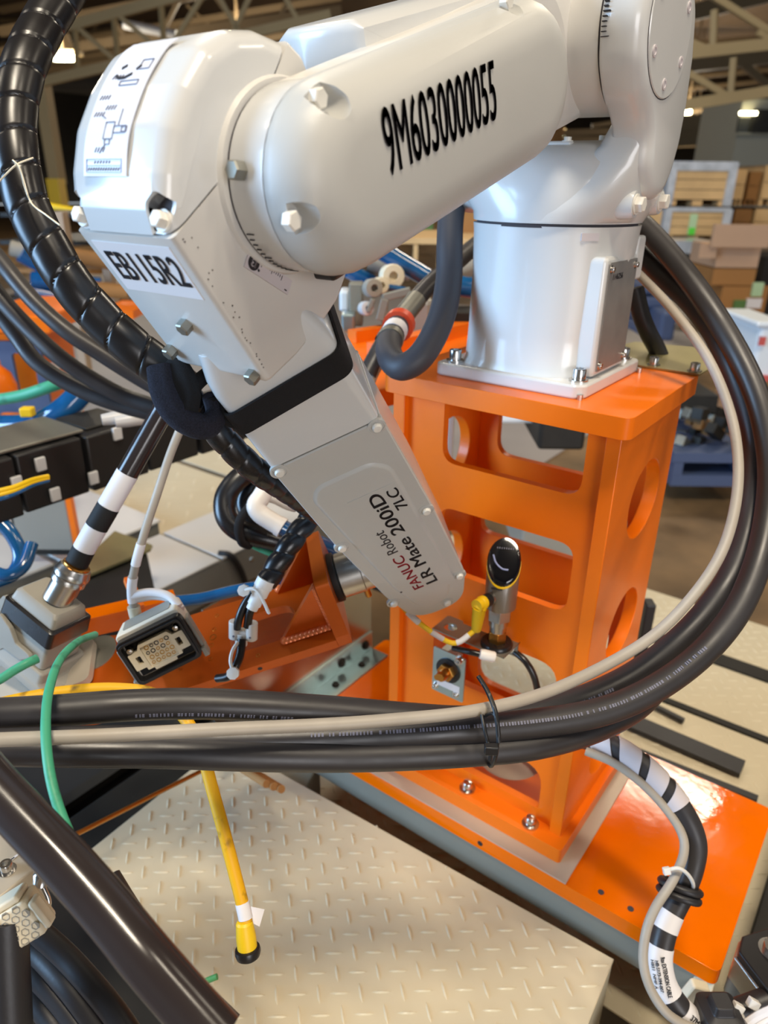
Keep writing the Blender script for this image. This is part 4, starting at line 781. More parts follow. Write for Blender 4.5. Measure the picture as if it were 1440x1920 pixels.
mk('body', lathe(sf, [(0.0105, -0.004), (0.0105, 0.006), (0.0095, 0.0065), (0.0095, 0.016), (0.0078, 0.0165), (0.0078, 0.028), (0.0066, 0.0285), (0.0066, 0.034)], 22), 'white_plastic', sl)
z1 = thing('zip_tie', 'clear white zip tie clamped around the sleeve above the Y fitting', 'cable tie', S(485, 1125, 0.80))
mk('head', lathe(ibasis(457, 1107, 0.798, 0), [(0.001, -0.004), (0.0068, -0.003), (0.0068, 0.003), (0.001, 0.004)], 8), 'nylon', z1); mk('strip', tube([S(*p) for p in ((457, 1107, 0.798), (475, 1104, 0.79), (487, 1115, 0.79), (496, 1132, 0.795), (504, 1150, 0.80))], 0.0026, 8, 8, lambda s, a, L: 0.0028 * (0.4 + 0.6 * abs(math.sin(a)))), 'nylon', z1, smooth=60)
z2 = thing('zip_tie', 'white zip tie hanging at the lower edge of the tool bracket', 'cable tie', S(440, 1262, 0.81))
mk('head', lathe(ibasis(437, 1262, 0.812, 20), [(0.001, -0.004), (0.0072, -0.003), (0.0072, 0.003), (0.001, 0.004)], 8), 'nylon', z2); mk('strip', tube([S(*p) for p in ((437, 1258, 0.812), (432, 1240, 0.813), (436, 1220, 0.816), (446, 1204, 0.822))], 0.0028, 8, 8, lambda s, a, L: 0.0028 * (0.35 + 0.65 * abs(math.sin(a)))), 'nylon', z2, smooth=60)
# black hose loop with the white elbow fitting behind the forearm
cable('rubber_hose', ((470, 880, 1.0), (440, 905, 0.99), (422, 935, 0.985), (425, 970, 0.98), (450, 995, 0.98), (500, 1010, 0.985), (560, 1025, 1.0), (620, 1040, 1.02)), 0.0150, 'rubber_gloss', 'glossy black hose loop hanging left of the forearm', 'hose', 16)
cable('rubber_hose', ((500, 890, 1.03), (470, 915, 1.02), (458, 945, 1.02), (475, 975, 1.02), (520, 990, 1.03), (580, 1005, 1.05)), 0.0125, 'rubber_gloss', 'inner black hose of the loop hanging left of the forearm', 'hose', 16)
cable('earth_wire', ((430, 985, 0.995), (462, 1015, 0.99), (500, 1035, 0.99), (550, 1050, 1.0), (600, 1060, 1.02)), 0.004, 'green', 'thin green wire under the glossy black hose loop', 'wire')
tag(mk('hose_strap', tube([S(*p) for p in ((478, 944, 0.965), (458, 962, 0.955), (448, 985, 0.955), (452, 1010, 0.965), (466, 1018, 0.985))], 0.009, 12, 8, lambda s, a, L: 0.010 * (0.35 + 0.65 * abs(math.cos(a)))), 'velcro', smooth=60), 'black strap around the glossy hose loop left of the forearm', 'strap')
ef = thing('elbow_fitting', 'white push-in elbow fitting on a dark blue tube behind the forearm', 'fitting', S(500, 970, 0.95))
mk('body', merge(tube([S(*p) for p in ((500, 915, 0.95), (490, 932, 0.945), (480, 948, 0.94), (488, 963, 0.94), (504, 974, 0.94), (522, 985, 0.94))], 0.0125, 18, 6), tube([S(*p) for p in ((490, 925, 0.96), (515, 928, 0.955), (540, 940, 0.955), (556, 945, 0.96))], 0.0115, 18, 6)), 'white_plastic', ef, smooth=60)
mk('release_ring', tube([S(522, 985, 0.94), S(530, 990, 0.94)], 0.0135, 18, 2), 'white_plastic', ef, smooth=40)
cable('air_tube', ((528, 988, 0.94), (552, 1000, 0.945), (590, 1015, 0.955), (640, 1035, 0.97)), 0.0105, 'blue_tube', 'dark blue tube leaving the white elbow fitting', 'tube')
cable('air_tube', ((330, 1128, 1.02), (380, 1122, 1.02), (440, 1108, 1.02), (500, 1098, 1.02), (560, 1092, 1.02)), 0.0085, 'blue_tube', 'blue tube lying behind the tool bracket', 'tube')
# ================================================================== GREEN AND YELLOW CABLES
cable('green_cable', ((178, 1190, 0.80), (145, 1204, 0.72), (112, 1238, 0.66), (93, 1290, 0.60), (86, 1345, 0.56), (88, 1410, 0.535), (100, 1480, 0.52), (128, 1560, 0.51), (175, 1645, 0.50), (225, 1712, 0.50), (280, 1770, 0.52)), 0.0038, 'green', 'dirty green cable hanging in front of the black cable bundle')
cable('green_cable', ((-30, 1290, 0.80), (0, 1274, 0.80), (25, 1258, 0.805), (48, 1245, 0.81), (70, 1235, 0.82)), 0.0052, 'green', 'short green cable at the left edge below the connector hood')
yc = thing('sensor_cable', 'yellow cable with black-tipped plug hanging over the tread step', 'cable', S(465, 1800, 0.70))
YP = [(-40, 1330, 0.72), (40, 1310, 0.73), (120, 1297, 0.74), (210, 1291, 0.745), (290, 1302, 0.745), (345, 1345, 0.735), (378, 1410, 0.72), (398, 1480, 0.71), (420, 1560, 0.70), (442, 1645, 0.695), (458, 1710, 0.69), (463, 1740, 0.688)]
mk('jacket', tube([S(*p) for p in YP], 0.0062, 14), 'yellow_dirty', yc, smooth=60)
Y0 = S(459, 1738, 0.688); Y1 = S(466, 1795, 0.690); yfm = frame_n(Y0, Y1 - Y0); YLn = (Y1 - Y0).length
mk('plug', lathe(yfm, [(0.0062, -0.006), (0.0080, -0.004), (0.0088, 0.004), (0.0094, 0.010), (0.0094, YLn * 0.86), (0.008, YLn * 0.9)], 22), 'yellow', yc)
mk('coupling', lathe(yfm, [(0.0095, YLn * 0.66), (0.0118, YLn * 0.70), (0.0124, YLn * 0.82), (0.0112, YLn * 0.96), (0.008, YLn * 1.04), (0.004, YLn * 1.05)], 22), 'rubber_gloss', yc)
mk('marker_sleeve', tube(sub_path([S(*p) for p in YP], 0.945, 0.98), 0.0068, 16, 2), 'label_white', yc, smooth=60)
mk('paper_flag', prism(ibasis(478, 1716, 0.70, -8), [(-0.006, -0.006), (0.006, -0.010), (0.0085, 0.007), (-0.005, 0.008)], 0, 0.0006), 'label_white', yc)
# ================================================================== THICK HOSES LOWER LEFT
LQ = [(-70, 1405, 0.47), (-10, 1475, 0.46), (60, 1550, 0.45), (130, 1625, 0.44), (200, 1705, 0.43), (270, 1790, 0.42), (335, 1865, 0.415), (410, 1950, 0.41)]
cable('rubber_hose', LQ, 0.0150, 'hose_shiny', 'very thick shiny black hose crossing the lower left corner', 'hose', 26)
cable('rubber_hose', ((200, 1650, 0.56), (240, 1715, 0.55), (290, 1785, 0.54), (360, 1860, 0.53), (430, 1930, 0.52)), 0.011, 'rubber', 'dark hose half hidden behind the shiny hose at lower left', 'hose')
for i, pts in enumerate((((20, 1700, 0.62), (70, 1745, 0.61), (130, 1800, 0.60), (200, 1880, 0.58), (250, 1950, 0.57)), ((20, 1745, 0.63), (70, 1785, 0.62), (130, 1850, 0.60), (190, 1930, 0.59), (220, 1970, 0.585)), ((30, 1800, 0.63), (70, 1830, 0.62), (120, 1885, 0.61), (165, 1950, 0.60)), ((40, 1850, 0.63), (70, 1880, 0.62), (105, 1925, 0.61), (125, 1960, 0.60)))):
    cable('power_cable', pts, 0.0098, 'rubber', ['first of four dark cables below the grey valve block, nearest the shiny hose', 'second of four dark cables below the grey valve block', 'third of four dark cables below the grey valve block', 'last of four dark cables, in the very corner below the valve block'][i])
cable('power_cable', ((15, 1720, 0.56), (18, 1800, 0.56), (22, 1880, 0.56), (25, 1960, 0.56)), 0.0145, 'rubber', 'thick black cable hanging straight down under the cream filter block')
tag(mk('tape_scrap', tube([S(*p) for p in ((374, 1846, 0.80), (390, 1838, 0.80), (407, 1831, 0.80))], 0.0035, 8, 6), 'green_tape', smooth=60), 'scrap of green wire lying on the tread step', 'wire')
# ================================================================== CABLE WITH WHITE SPIRAL WRAP (lower right)
LW = [(1065, 1375, 0.93), (1110, 1388, 0.905), (1155, 1402, 0.885), (1205, 1436, 0.87), (1248, 1478, 0.86), (1285, 1530, 0.85), (1303, 1580, 0.845), (1296, 1630, 0.84), (1278, 1675, 0.835), (1258, 1715, 0.83), (1244, 1755, 0.825), (1237, 1800, 0.82), (1246, 1845, 0.815), (1270, 1885, 0.81), (1300, 1915, 0.81), (1335, 1950, 0.81)]
lw = cable('extension_cable', LW, 0.0135, 'rubber_cable', 'black cable with white spiral wrap and printed labels curling down over the orange plate', n=20)
PW = [S(*p) for p in LW]; PWs = smooth_path(PW, 12)
def helix_band(t0, t1, pitch, wd, name, m='label_grey', r=0.0142, th=0.0008):
    P = smooth_path(sub_path(PW, t0, t1), 12); T, U = frames(P); L = [0]
    for i in range(1, len(P)): L.append(L[-1] + (P[i] - P[i - 1]).length)
    def at(s, a, rr):
        s = max(0, min(L[-1], s)); i = 1
        while i < len(P) - 1 and L[i] < s: i += 1
        k = (s - L[i - 1]) / max(1e-9, L[i] - L[i - 1]); p = P[i - 1].lerp(P[i], k); u = U[i]; w_ = T[i].cross(u)
        return p + (u * math.cos(a) + w_ * math.sin(a)) * rr
    loops = []; N = int(L[-1] / pitch * 26)
    for i in range(N):
        a = 2 * math.pi * i / 26; s = pitch * i / 26
        loops.append([at(s, a, r), at(s, a, r + th), at(s + wd * 0.5, a, r + th), at(s + wd, a, r + th), at(s + wd, a, r), at(s + wd * 0.5, a, r)])
    return mk(name, loft(loops), m, lw, smooth=40)
helix_band(0.06, 0.36, 0.036, 0.0255, 'spiral_wrap', 'label_grey')
LWG = [(1098, 1408, 0.885), (1150, 1430, 0.872), (1200, 1466, 0.86), (1245, 1512, 0.85), (1277, 1560, 0.84), (1282, 1600, 0.83), (1262, 1650, 0.82), (1230, 1700, 0.81), (1212, 1745, 0.805), (1206, 1800, 0.80), (1218, 1850, 0.795), (1246, 1895, 0.79), (1280, 1920, 0.79), (1320, 1935, 0.79)]
cable('signal_cable', LWG, 0.0052, 'grey_cable', 'light grey cable following the labelled black cable at lower right')
band_on(None, 0.0135, 0.645, 0.69, 'label_white', lw, 'marker_sleeve', 1.03, PW); e1 = band_on(None, 0.0135, 0.73, 0.85, 'label_white', lw, 'text_sleeve', 1.04, PW); e2 = band_on(None, 0.0135, 0.885, 0.94, 'label_white', lw, 'text_sleeve', 1.04, PW)
def on_cable(t0, t1, ang, body, hgt, parent, r=0.0143):
    q_ = sub_path(PW, t0, t1); a_, b_ = q_[0], q_[-1]; m_ = q_[4]; X = (b_ - a_).normalized(); c = (CAM - m_); c = (c - X * c.dot(X)).normalized(); sd_ = X.cross(c); n_ = c * math.cos(ang) + sd_ * math.sin(ang)
    o_ = m_ + n_ * (r + 0.0006); L = (b_ - a_).length
    return fit_text('print', body, o_ - X * L / 2, o_ + X * L / 2, n_.cross(X), n_, hgt, 'ink', parent, bold=0.02)
on_cable(0.745, 0.838, -0.30, 'Rtu EXTENSION CABLE', 0.0048, e1); on_cable(0.752, 0.825, 0.18, 'HB-S173-394-007', 0.0036, e1); on_cable(0.752, 0.82, 0.55, 'HBS1  NMF A', 0.0034, e1)
on_cable(0.896, 0.928, -0.1, '37M2', 0.0058, e2)
tq = sub_path(PW, 0.565, 0.60); tX = (tq[-1] - tq[0]).normalized(); tfm = frame_n(tq[4] - ix * 0.004, tX + ix * 0.25)
for dz in (-0.004, 0.005): mk('rubber_ring', tube([tfm(0.021 * math.cos(2 * math.pi * k / 20), 0.0185 * math.sin(2 * math.pi * k / 20), dz) for k in range(22)], 0.0046, 10, 1), 'rubber', lw, smooth=60)
zt = thing('zip_tie', 'white zip tie holding the grey and black cables together over the orange plate', 'cable tie', S(1275, 1660, 0.82))
mk('strip', tube([S(*p) for p in ((1250, 1632, 0.812), (1272, 1628, 0.81), (1290, 1640, 0.812), (1300, 1660, 0.82), (1292, 1675, 0.835))], 0.0022, 8, 8), 'nylon', zt, smooth=60); mk('head', box(ibasis(1250, 1633, 0.812, 10), -0.004, 0.004, -0.004, 0.004, -0.003, 0.003), 'nylon', zt, bevel=0.001)
mk('tail', tube([S(*p) for p in ((1292, 1675, 0.835), (1285, 1690, 0.84), (1280, 1702, 0.845))], 0.0024, 6, 4), 'nylon', zt, smooth=60)
# ================================================================== PRESSURE SENSOR, BRACKET, VALVE
ZB = -0.335
c0, c1, c2, c3 = A(810, 1178, 2, ZB), A(945, 1233, 2, ZB), A(985, 1195, 2, ZB), A(855, 1148, 2, ZB)
bx0, bx1, by0 = c0.x, c1.x, (c0.y + c1.y) / 2
bk = thing('sensor_bracket', 'brown zinc sheet bracket on the riser front holding the pressure sensor', 'bracket', ((bx0 + bx1) / 2, by0 + 0.03, ZB))
hp = A(833, 1181, 2, ZB)
plate('shelf', FR((0, 0, ZB)), [(bx0, by0), (bx1, by0), (bx1, by0 + 0.045), (bx1, -0.1125), (bx1 - 0.022, -0.1125), (bx1 - 0.022, by0 + 0.036), (bx0 + 0.026, by0 + 0.036), (bx0 + 0.026, -0.1125), (bx0, -0.1125)], [circle(hp.x + 0.003, by0 + 0.018, 0.0095, 20)], -0.002, 0.0, 'zinc_dull', bk)
for x in (bx0 + 0.013, bx1 - 0.011):
    mk('tab', box(WF, x - 0.011, x + 0.011, -0.1125, -0.1105, ZB - 0.022, ZB), 'zinc_dull', bk); mk('tab_screw', hexbolt(FR((x, -0.1125, ZB - 0.012), (1, 0, 0), (0, 0, 1), (0, -1, 0)), 0.0055, 0.004), 'bolt', bk)
sc = A(931, 1208, 2, ZB); sc = V3((sc.x, sc.y, ZB))
sn_ = thing('pressure_sensor', 'grey cylindrical pressure sensor with slanted black display and yellow trim', 'sensor', sc)
ff = FR(sc)
mk('mount_ring', lathe(ff, [(0.0215, 0.0), (0.0215, 0.003), (0.0195, 0.006), (0.012, 0.0065)], 28), 'rubber_gloss', sn_)
mk('hex_fitting', merge(prism(ff, circle(0, 0, 0.0125, 6), 0.006, 0.022)), 'brass', sn_, bevel=0.0006)
mk('thread_stem', lathe(ff, [(0.0108, 0.022), (0.0108, 0.030), (0.0125, 0.031), (0.0125, 0.040)], 24), 'steel', sn_); mk('hex_nut', prism(ff, circle(0, 0, 0.0158, 6), 0.0405, 0.058), 'steel', sn_, bevel=0.0006)
NB = 32; zc0, zc1 = 0.060, 0.119
dv = (CAM - sc); dv.z = 0; dv.normalize(); dv = (dv + V3((0.0, 0, 0)) * 0).normalized()
def cut(r, i, base): a_ = 2 * math.pi * i / NB; p = V3((r * math.cos(a_), r * math.sin(a_), 0)); return base - p.dot(dv) * 1.05
mk('housing', loft([[ff(0.0150 * math.cos(2 * math.pi * i / NB), 0.0150 * math.sin(2 * math.pi * i / NB), 0.0582) for i in range(NB)], [ff(0.0202 * math.cos(2 * math.pi * i / NB), 0.0202 * math.sin(2 * math.pi * i / NB), 0.0605) for i in range(NB)], [ff(0.0210 * math.cos(2 * math.pi * i / NB), 0.0210 * math.sin(2 * math.pi * i / NB), cut(0.0210, i, zc1)) for i in range(NB)]]), 'sensor_body', sn_, smooth=50)
mk('trim_ring', loft([[ff(0.0214 * math.cos(2 * math.pi * i / NB), 0.0214 * math.sin(2 * math.pi * i / NB), cut(0.0214, i, zc1) + dz) for i in range(NB)] for dz in (0.0, 0.0028)]), 'yellow', sn_, smooth=50)
mk('display_head', loft([[ff(r_ * math.cos(2 * math.pi * i / NB), r_ * math.sin(2 * math.pi * i / NB), min(cut(r_, i, zc1) + dz, 0.158 - abs(dz) * 0)) for i in range(NB)] for r_, dz in ((0.0210, 0.0028), (0.0210, 0.0065), (0.0198, 0.0085), (0.016, 0.0092))]), 'display', sn_, smooth=50)
dn = (dv * 1.05 + V3((0, 0, 1))).normalized(); dxx = V3((0, 0, 1)).cross(dv).normalized(); dfr = FR(sc + V3((0, 0, zc1 + 0.0096)), dxx, dn.cross(dxx), dn)
mk('display_legend', merge(*[box(dfr, -0.010 + k * 0.0028, -0.0088 + k * 0.0028, 0.0125, 0.0145, 0.0, 0.0008) for k in range(8)]), 'ink_soft', sn_, smooth=0)
mk('button_arc', tube([dfr(-0.014, 0.004, 0.0003), dfr(-0.010, -0.006, 0.0003), dfr(-0.002, -0.013, 0.0), dfr(0.006, -0.014, -0.0005)], 0.0012, 8, 6), 'ink_blue', sn_, smooth=60)
mk('brand_print', box(FR(sc + dv * 0.0209 + dxx * -0.006 + V3((0, 0, 0.096)), dxx, V3((0, 0, 1)), dv), -0.007, 0.007, -0.0009, 0.0009, -0.002, 0.0006), 'ink', sn_)
pdv = (dv - dxx * 0.7).normalized(); pp_ = sc + pdv * 0.0195 + V3((0, 0, 0.080))
pgf = frame_n(pp_, pdv); mk('socket', lathe(pgf, [(0.0078, -0.006), (0.0078, 0.004), (0.0070, 0.0045), (0.0070, 0.006)], 18), 'steel', sn_)
yp = thing('plug_cable', 'yellow angled plug and thin yellow cable on the pressure sensor', 'cable', sc + V3((-0.03, 0, 0)))
mk('nut', lathe(pgf, [(0.0080, 0.005), (0.0086, 0.006), (0.0086, 0.016), (0.0075, 0.017)], 18), 'black_plastic', yp)
pe = pp_ + pdv * 0.024
mk('plug', merge(tube([pp_ + pdv * 0.0165, pe - pdv * 0.004, pe + V3((0, 0, -0.006))], 0.0090, 16, 4), lathe(frame_n(pe + V3((0, 0, -0.004)), V3((-0.08, 0.04, -1))), [(0.0088, 0), (0.0078, 0.018), (0.0064, 0.034), (0.0058, 0.036)], 18), cyl(frame_n(pe, pdv), 0.0085, -0.004, 0.006, 18)), 'yellow', yp, smooth=50)
Pe = pe + V3((-0.003, 0.001, -0.038))
dpe = -(RM @ (Pe - CAM)).z
YC = [Pe, S(880, 1190, dpe), S(862, 1203, dpe), S(845, 1205, dpe), S(820, 1192, dpe - 0.005), S(795, 1175, dpe - 0.01), S(775, 1158, dpe - 0.015), S(755, 1138, dpe - 0.01)]
mk('jacket', tube(YC, 0.0033, 12), 'yellow', yp, smooth=60)
mk('marker_sleeve', tube(sub_path(YC, 0.10, 0.26), 0.0038, 12, 2), 'label_white', yp, smooth=60); mk('marker_sleeve', tube(sub_path(YC, 0.76, 0.92), 0.0042, 12, 2), 'label_white', yp, smooth=60); mk('tape', tube(sub_path(YC, 0.42, 0.58), 0.0036, 12, 2), 'label_grey', yp, smooth=60)
tb = (RM @ (V3((bx1, by0, ZB)) - CAM)).z * -1
cable('air_tube', ((850, 1215, tb + 0.03), (880, 1222, tb + 0.01), (905, 1228, tb + 0.005), (925, 1232, tb)), 0.0042, 'rubber_gloss', 'short black tube under the sensor bracket on the riser', 'tube')
tag(mk('push_fitting', lathe(frame_n(S(900, 1226, tb), S(935, 1234, tb) - S(900, 1226, tb)), [(0.0062, 0), (0.0072, 0.004), (0.0072, 0.018), (0.006, 0.02)], 18), 'white_plastic'), 'white push-in fitting under the sensor bracket', 'fitting')
cable('air_tube', ((965, 1222, tb + 0.04), (985, 1240, tb + 0.03), (1000, 1265, tb + 0.03), (1008, 1295, tb + 0.04), (1012, 1325, tb + 0.06)), 0.0046, 'rubber_gloss', 'black tube dropping from the sensor bracket inside the riser opening', 'tube')
vy = -0.128
v0, v1, v2, v3 = A(815, 1210, 1, vy), A(875, 1230, 1, vy), A(870, 1310, 1, vy), A(812, 1290, 1, vy)
vp = thing('valve_plate', 'small galvanised plate with a brass fitting hanging below the sensor bracket', 'plate', ((v2.x + v3.x) / 2, vy, v3.z))
vcx, vcz = (v0.x + v1.x) / 2, v0.z - 0.030
plate('plate', FR((0, vy, 0), (1, 0, 0), (0, 0, 1), (0, -1, 0)), rrect(v0.x, v1.x, v3.z, v0.z, 0.003), [], 0.0, 0.0025, 'zinc', vp, bevel=0.0005)
vf = FR((vcx, vy - 0.0025, vcz), (1, 0, 0), (0, 0, 1), (0, -1, 0))
mk('washer', lathe(vf, [(0.0195, 0), (0.0195, 0.002), (0.012, 0.0025)], 28), 'black_plastic', vp); mk('brass_nut', prism(vf, circle(0, 0, 0.0135, 6), 0.002, 0.010), 'brass', vp, bevel=0.0006); mk('brass_spout', merge(lathe(vf, [(0.008, 0.010), (0.008, 0.018), (0.0065, 0.022), (0.004, 0.022)], 18), cyl(vf.sh(-0.008, -0.006, 0), 0.0045, 0.008, 0.018, 14)), 'brass', vp)
mk('label', box(FR((vcx, vy - 0.0025, vcz - 0.026), (1, 0, 0), (0, 0, 1), (0, -1, 0)), -0.018, 0.020, -0.006, 0.006, 0, 0.0006), 'label_white', vp)
for x in (v0.x + 0.006, v1.x - 0.012): mk('plate_screw', sockbolt(FR((x, vy - 0.0025, v3.z + 0.010), (1, 0, 0), (0, 0, 1), (0, -1, 0)), 0.0038, 0.004), 'bolt', vp)
mk('hanger', box(WF, vcx - 0.01, vcx + 0.01, vy, -0.1105, v0.z - 0.012, v0.z - 0.009), 'zinc', vp)
mk('hanger_screw', sockbolt(FR((v1.x - 0.008, vy - 0.003, v0.z - 0.003), (1, 0, 0), (0, 0, 1), (0, -1, 0)), 0.005, 0.008), 'bolt', vp)
# ================================================================== NEARBY MACHINERY
def wframe(x0, y0, x1, y1, D):
    pl = B(x0, (y0 + y1) / 2, D); pr = B(x1, (y0 + y1) / 2, D); xm = (x0 + x1) / 2
    zt, zb = B(xm, y0, D).z, B(xm, y1, D).z
    return FR((pl.x, pl.y, zb), RH, (0, 0, 1), -FH), (pr - pl).dot(RH), zt - zb
def wbox(name, x0, y0, x1, y1, D, th, m, parent=None, bevel=0.0, yaw=0.0):
    f, W, H = wframe(x0, y0, x1, y1, D)
    return mk(name, box(f, 0, W, 0, H, -th, 0), m, parent, smooth=0, bevel=bevel)
def bar(p, q, t, t2=None):
    d = (q - p); L = d.length; f = frame_n(p, d, (0, 0, 1)); t2 = t2 or t
    return box(f, -t / 2, t / 2, -t2 / 2, t2 / 2, 0, L)
# galvanised guard sheet with its angle strip, left of the riser
gs = thing('guard_sheet', 'glossy galvanised guard sheet standing left of the riser, mirroring the orange paint', 'panel', (-0.36, 0, -0.657))
mk('sheet', box(WF, -0.372, -0.368, -0.290, 0.118, -0.655, -0.36), 'galv_panel', gs)
ang = mk('angle_strip', merge(box(WF, -0.368, -0.325, -0.15, 0.118, -0.656, -0.653), box(WF, -0.3679, -0.3649, -0.15, 0.118, -0.653, -0.612)), 'zinc', gs)
for y in (-0.10, -0.02, 0.06): mk('strip_screw', hexbolt(FR((-0.346, y, -0.653)), 0.006, 0.005), 'steel_dark', ang)
for y in (0.02, 0.095): mk('strip_screw', hexbolt(FR((-0.3649, y, -0.633), (0, 1, 0), (0, 0, 1), (1, 0, 0)), 0.008, 0.006), 'steel_dark', ang)
# wireway boxes behind the tool
ww = thing('wireway', 'long grey sheet-metal wireway with two lids behind the tool bracket', 'duct', (-1.2, 0.2, -0.87))
mk('body', box(WF, -1.31, -1.052, -0.45, 0.92, -0.87, -0.757), 'sheet_grey', ww, bevel=0.004)
mk('lid', box(WF, -1.315, -1.048, -0.45, 0.298, -0.756, -0.750), 'sheet_white', ww, bevel=0.002); mk('lid', box(WF, -1.315, -1.048, 0.310, 0.92, -0.756, -0.750), 'sheet_white', ww, bevel=0.002)
mk('side_screw', hexbolt(FR((-1.052, 0.42, -0.80), (0, 1, 0), (0, 0, 1), (1, 0, 0)), 0.007, 0.005), 'bolt', ww)
tag(mk('rubber_strip', tube([V3((-1.075, 0.32, -0.747)), V3((-1.045, 0.335, -0.75)), V3((-1.038, 0.36, -0.80)), V3((-1.036, 0.38, -0.87))], 0.009, 8, 6), 'rubber', smooth=50), 'black flat strap hanging over the wireway edge', 'strap')
w2 = thing('wireway', 'pale wireway with bright lids behind the labelled black cable', 'duct', (-1.6, 0.2, -0.87))
mk('body', box(WF, -1.95, -1.36, -0.6, 0.33, -0.87, -0.735), 'sheet_grey', w2, bevel=0.004)
mk('lid', box(WF, -1.96, -1.35, -0.6, -0.02, -0.734, -0.726), 'sheet_white', w2, bevel=0.002); mk('lid', box(WF, -1.96, -1.35, 0.0, 0.33, -0.734, -0.726), 'sheet_white', w2, bevel=0.002)
tp2 = tread('tread_platform', -2.3, -1.36, 0.36, 0.80, -0.80, 0.005, 'cream tread plate beyond the pale wireway', pitch=0.055)
tp3 = tread('tread_platform', -2.3, -1.36, 0.83, 1.35, -0.80, 0.005, 'far cream tread plate next to the grey concrete floor', pitch=0.055)
structure(mk('floor_far', box(WF, -9, -1.0, 1.36, 6.5, -1.05, -1.045), 'concrete_grey', smooth=0))
# dark junction cabinet with olive lid plate
oc = [A(*p, 2, -0.62) for p in ((120, 1085), (215, 995), (286, 1022), (282, 1030), (165, 1078))]
jb = thing('junction_cabinet', 'dark cabinet with an olive zinc plate on top behind the connector hood', 'cabinet', (oc[4].x, oc[4].y, -1.0))
mk('lid_plate', prism(WF, [(p.x, p.y) for p in oc], -0.626, -0.62), 'olive_plate', jb)
d4 = [A(*p, 2, -0.63) for p in ((60, 1140), (205, 1050), (275, 1035), (300, 1150), (120, 1200))]
mk('cabinet_body', prism(WF, [(p.x, p.y) for p in d4], -0.9, -0.632), 'steel_dark', jb)
mk('orange_edge', bar(S(240, 1085, 1.02), S(262, 1140, 1.0), 0.012), 'orange', jb)
tag(mk('guide_rail', merge(bar(S(-40, 1215, 0.98), S(330, 1130, 1.08), 0.03)), 'orange_plate', smooth=0), 'orange frame rail half hidden behind the connector hood', 'rail')
tag(mk('mounting_plate', prism(FR(S(60, 1262, 0.92), tf.Z, tf.X, tf.Y), rrect(-0.08, 0.10, -0.03, 0.04, 0.012), -0.01, 0.0), 'shim'), 'pale metal plate under the connector hood beside the tool bracket', 'plate')
# blue-grey machine panel and left clutter
mp = thing('machine_cabinet', 'blue-grey sheet panel below the black cable carrier at left', 'panel', B(80, 1060, 1.75))
wbox('panel', 20, 905, 134, 1040, 1.72, 0.02, 'steel_dark', mp); wbox('panel_face', 24, 908, 128, 1030, 1.70, 0.01, 'sheet_grey', mp); wbox('orange_edge', 128, 930, 140, 1030, 1.70, 0.02, 'orange', mp)
cable('air_tube', ((-20, 960, 1.2), (20, 1000, 1.2), (38, 1040, 1.2), (25, 1075, 1.19), (-20, 1095, 1.18)), 0.012, 'blue_tube', 'dark blue tube curving at the left edge above the connector hood', 'tube')
cable('air_tube', ((-20, 1070, 1.12), (15, 1078, 1.12), (45, 1060, 1.13), (60, 1020, 1.15)), 0.010, 'blue_tube', 'second dark blue tube at the left edge above the connector hood', 'tube')
# black cable carrier
cc_ = thing('cable_carrier', 'black cable carrier beam with white clips crossing the left side', 'cable carrier', (-0.8, -0.1, -0.31))
for k in range(7):
    y0 = -0.46 + k * 0.125; mk('link', merge(box(WF, -0.83, -0.75 - 0.004 * (k % 2), y0, y0 + 0.119, -0.296, -0.192)), 'black_plastic', cc_, bevel=0.004)
mk('cover_plate', box(WF, -0.90, -0.77, -0.44, -0.20, -0.190, -0.184), 'zinc_dull', cc_, bevel=0.002)
mk('cover_plate', box(WF, -0.88, -0.78, -0.19, -0.10, -0.192, -0.187), 'steel_dark', cc_, bevel=0.002)
for (y, z) in ((-0.30, -0.215), (-0.21, -0.268), (-0.285, -0.275), (-0.15, -0.20), (-0.345, -0.235)):
    mk('clip', box(FR((-0.748, y, z), (0, 1, 0), (0, 0, 1), (1, 0, 0)), -0.009, 0.009, -0.012, 0.012, -0.002, 0.005), 'label_metal', cc_, bevel=0.002)
for i, (dy, m_) in enumerate(((0.0, 'yellow'), (-0.012, 'yellow'), (0.012, 'blue_tube'))):
    cable('earth_wire', ((-30, 925 + i * 9, 1.0), (20, 915 + i * 7, 1.02), (60, 900 + i * 5, 1.05), (90, 893 + i * 4, 1.08)), 0.0035, m_, ['upper yellow-green wire at the left edge under the cable carrier', 'lower yellow wire at the left edge under the cable carrier', 'thin blue wire at the left edge under the cable carrier'][i], 'wire')
for i, px in enumerate(((215, 784), (240, 788))):
    tag(mk('plug_connector', merge(lathe(frame_n(S(px[0], px[1], 1.18), V3((0.5, 0.9, 0.05))), [(0.009, -0.02), (0.011, 0.0), (0.011, 0.02), (0.006, 0.03)], 14)), 'label_metal'), ['left silver plug lying on the cable carrier', 'right silver plug lying on the cable carrier'][i], 'connector')
cable('blue_hose', ((-30, 800, 1.45), (60, 798, 1.42), (110, 775, 1.4), (145, 745, 1.4), (158, 720, 1.4)), 0.024, 'blue_tube', 'bundle of blue tubes curving over the cable carrier', 'tube')
tag(mk('tube_clip', merge(box(FR(S(52, 773, 1.38), RH, (0, 0, 1), -FH), -0.012, 0.012, -0.008, 0.010, -0.01, 0.01)), 'yellow', smooth=0, bevel=0.003), 'small yellow clip on the blue tubes at left', 'clip')
cable('green_hose', ((-20, 752, 1.5), (40, 742, 1.48), (85, 728, 1.46), (120, 716, 1.46)), 0.012, 'green', 'green-black cable tied behind the blue tubes at left')
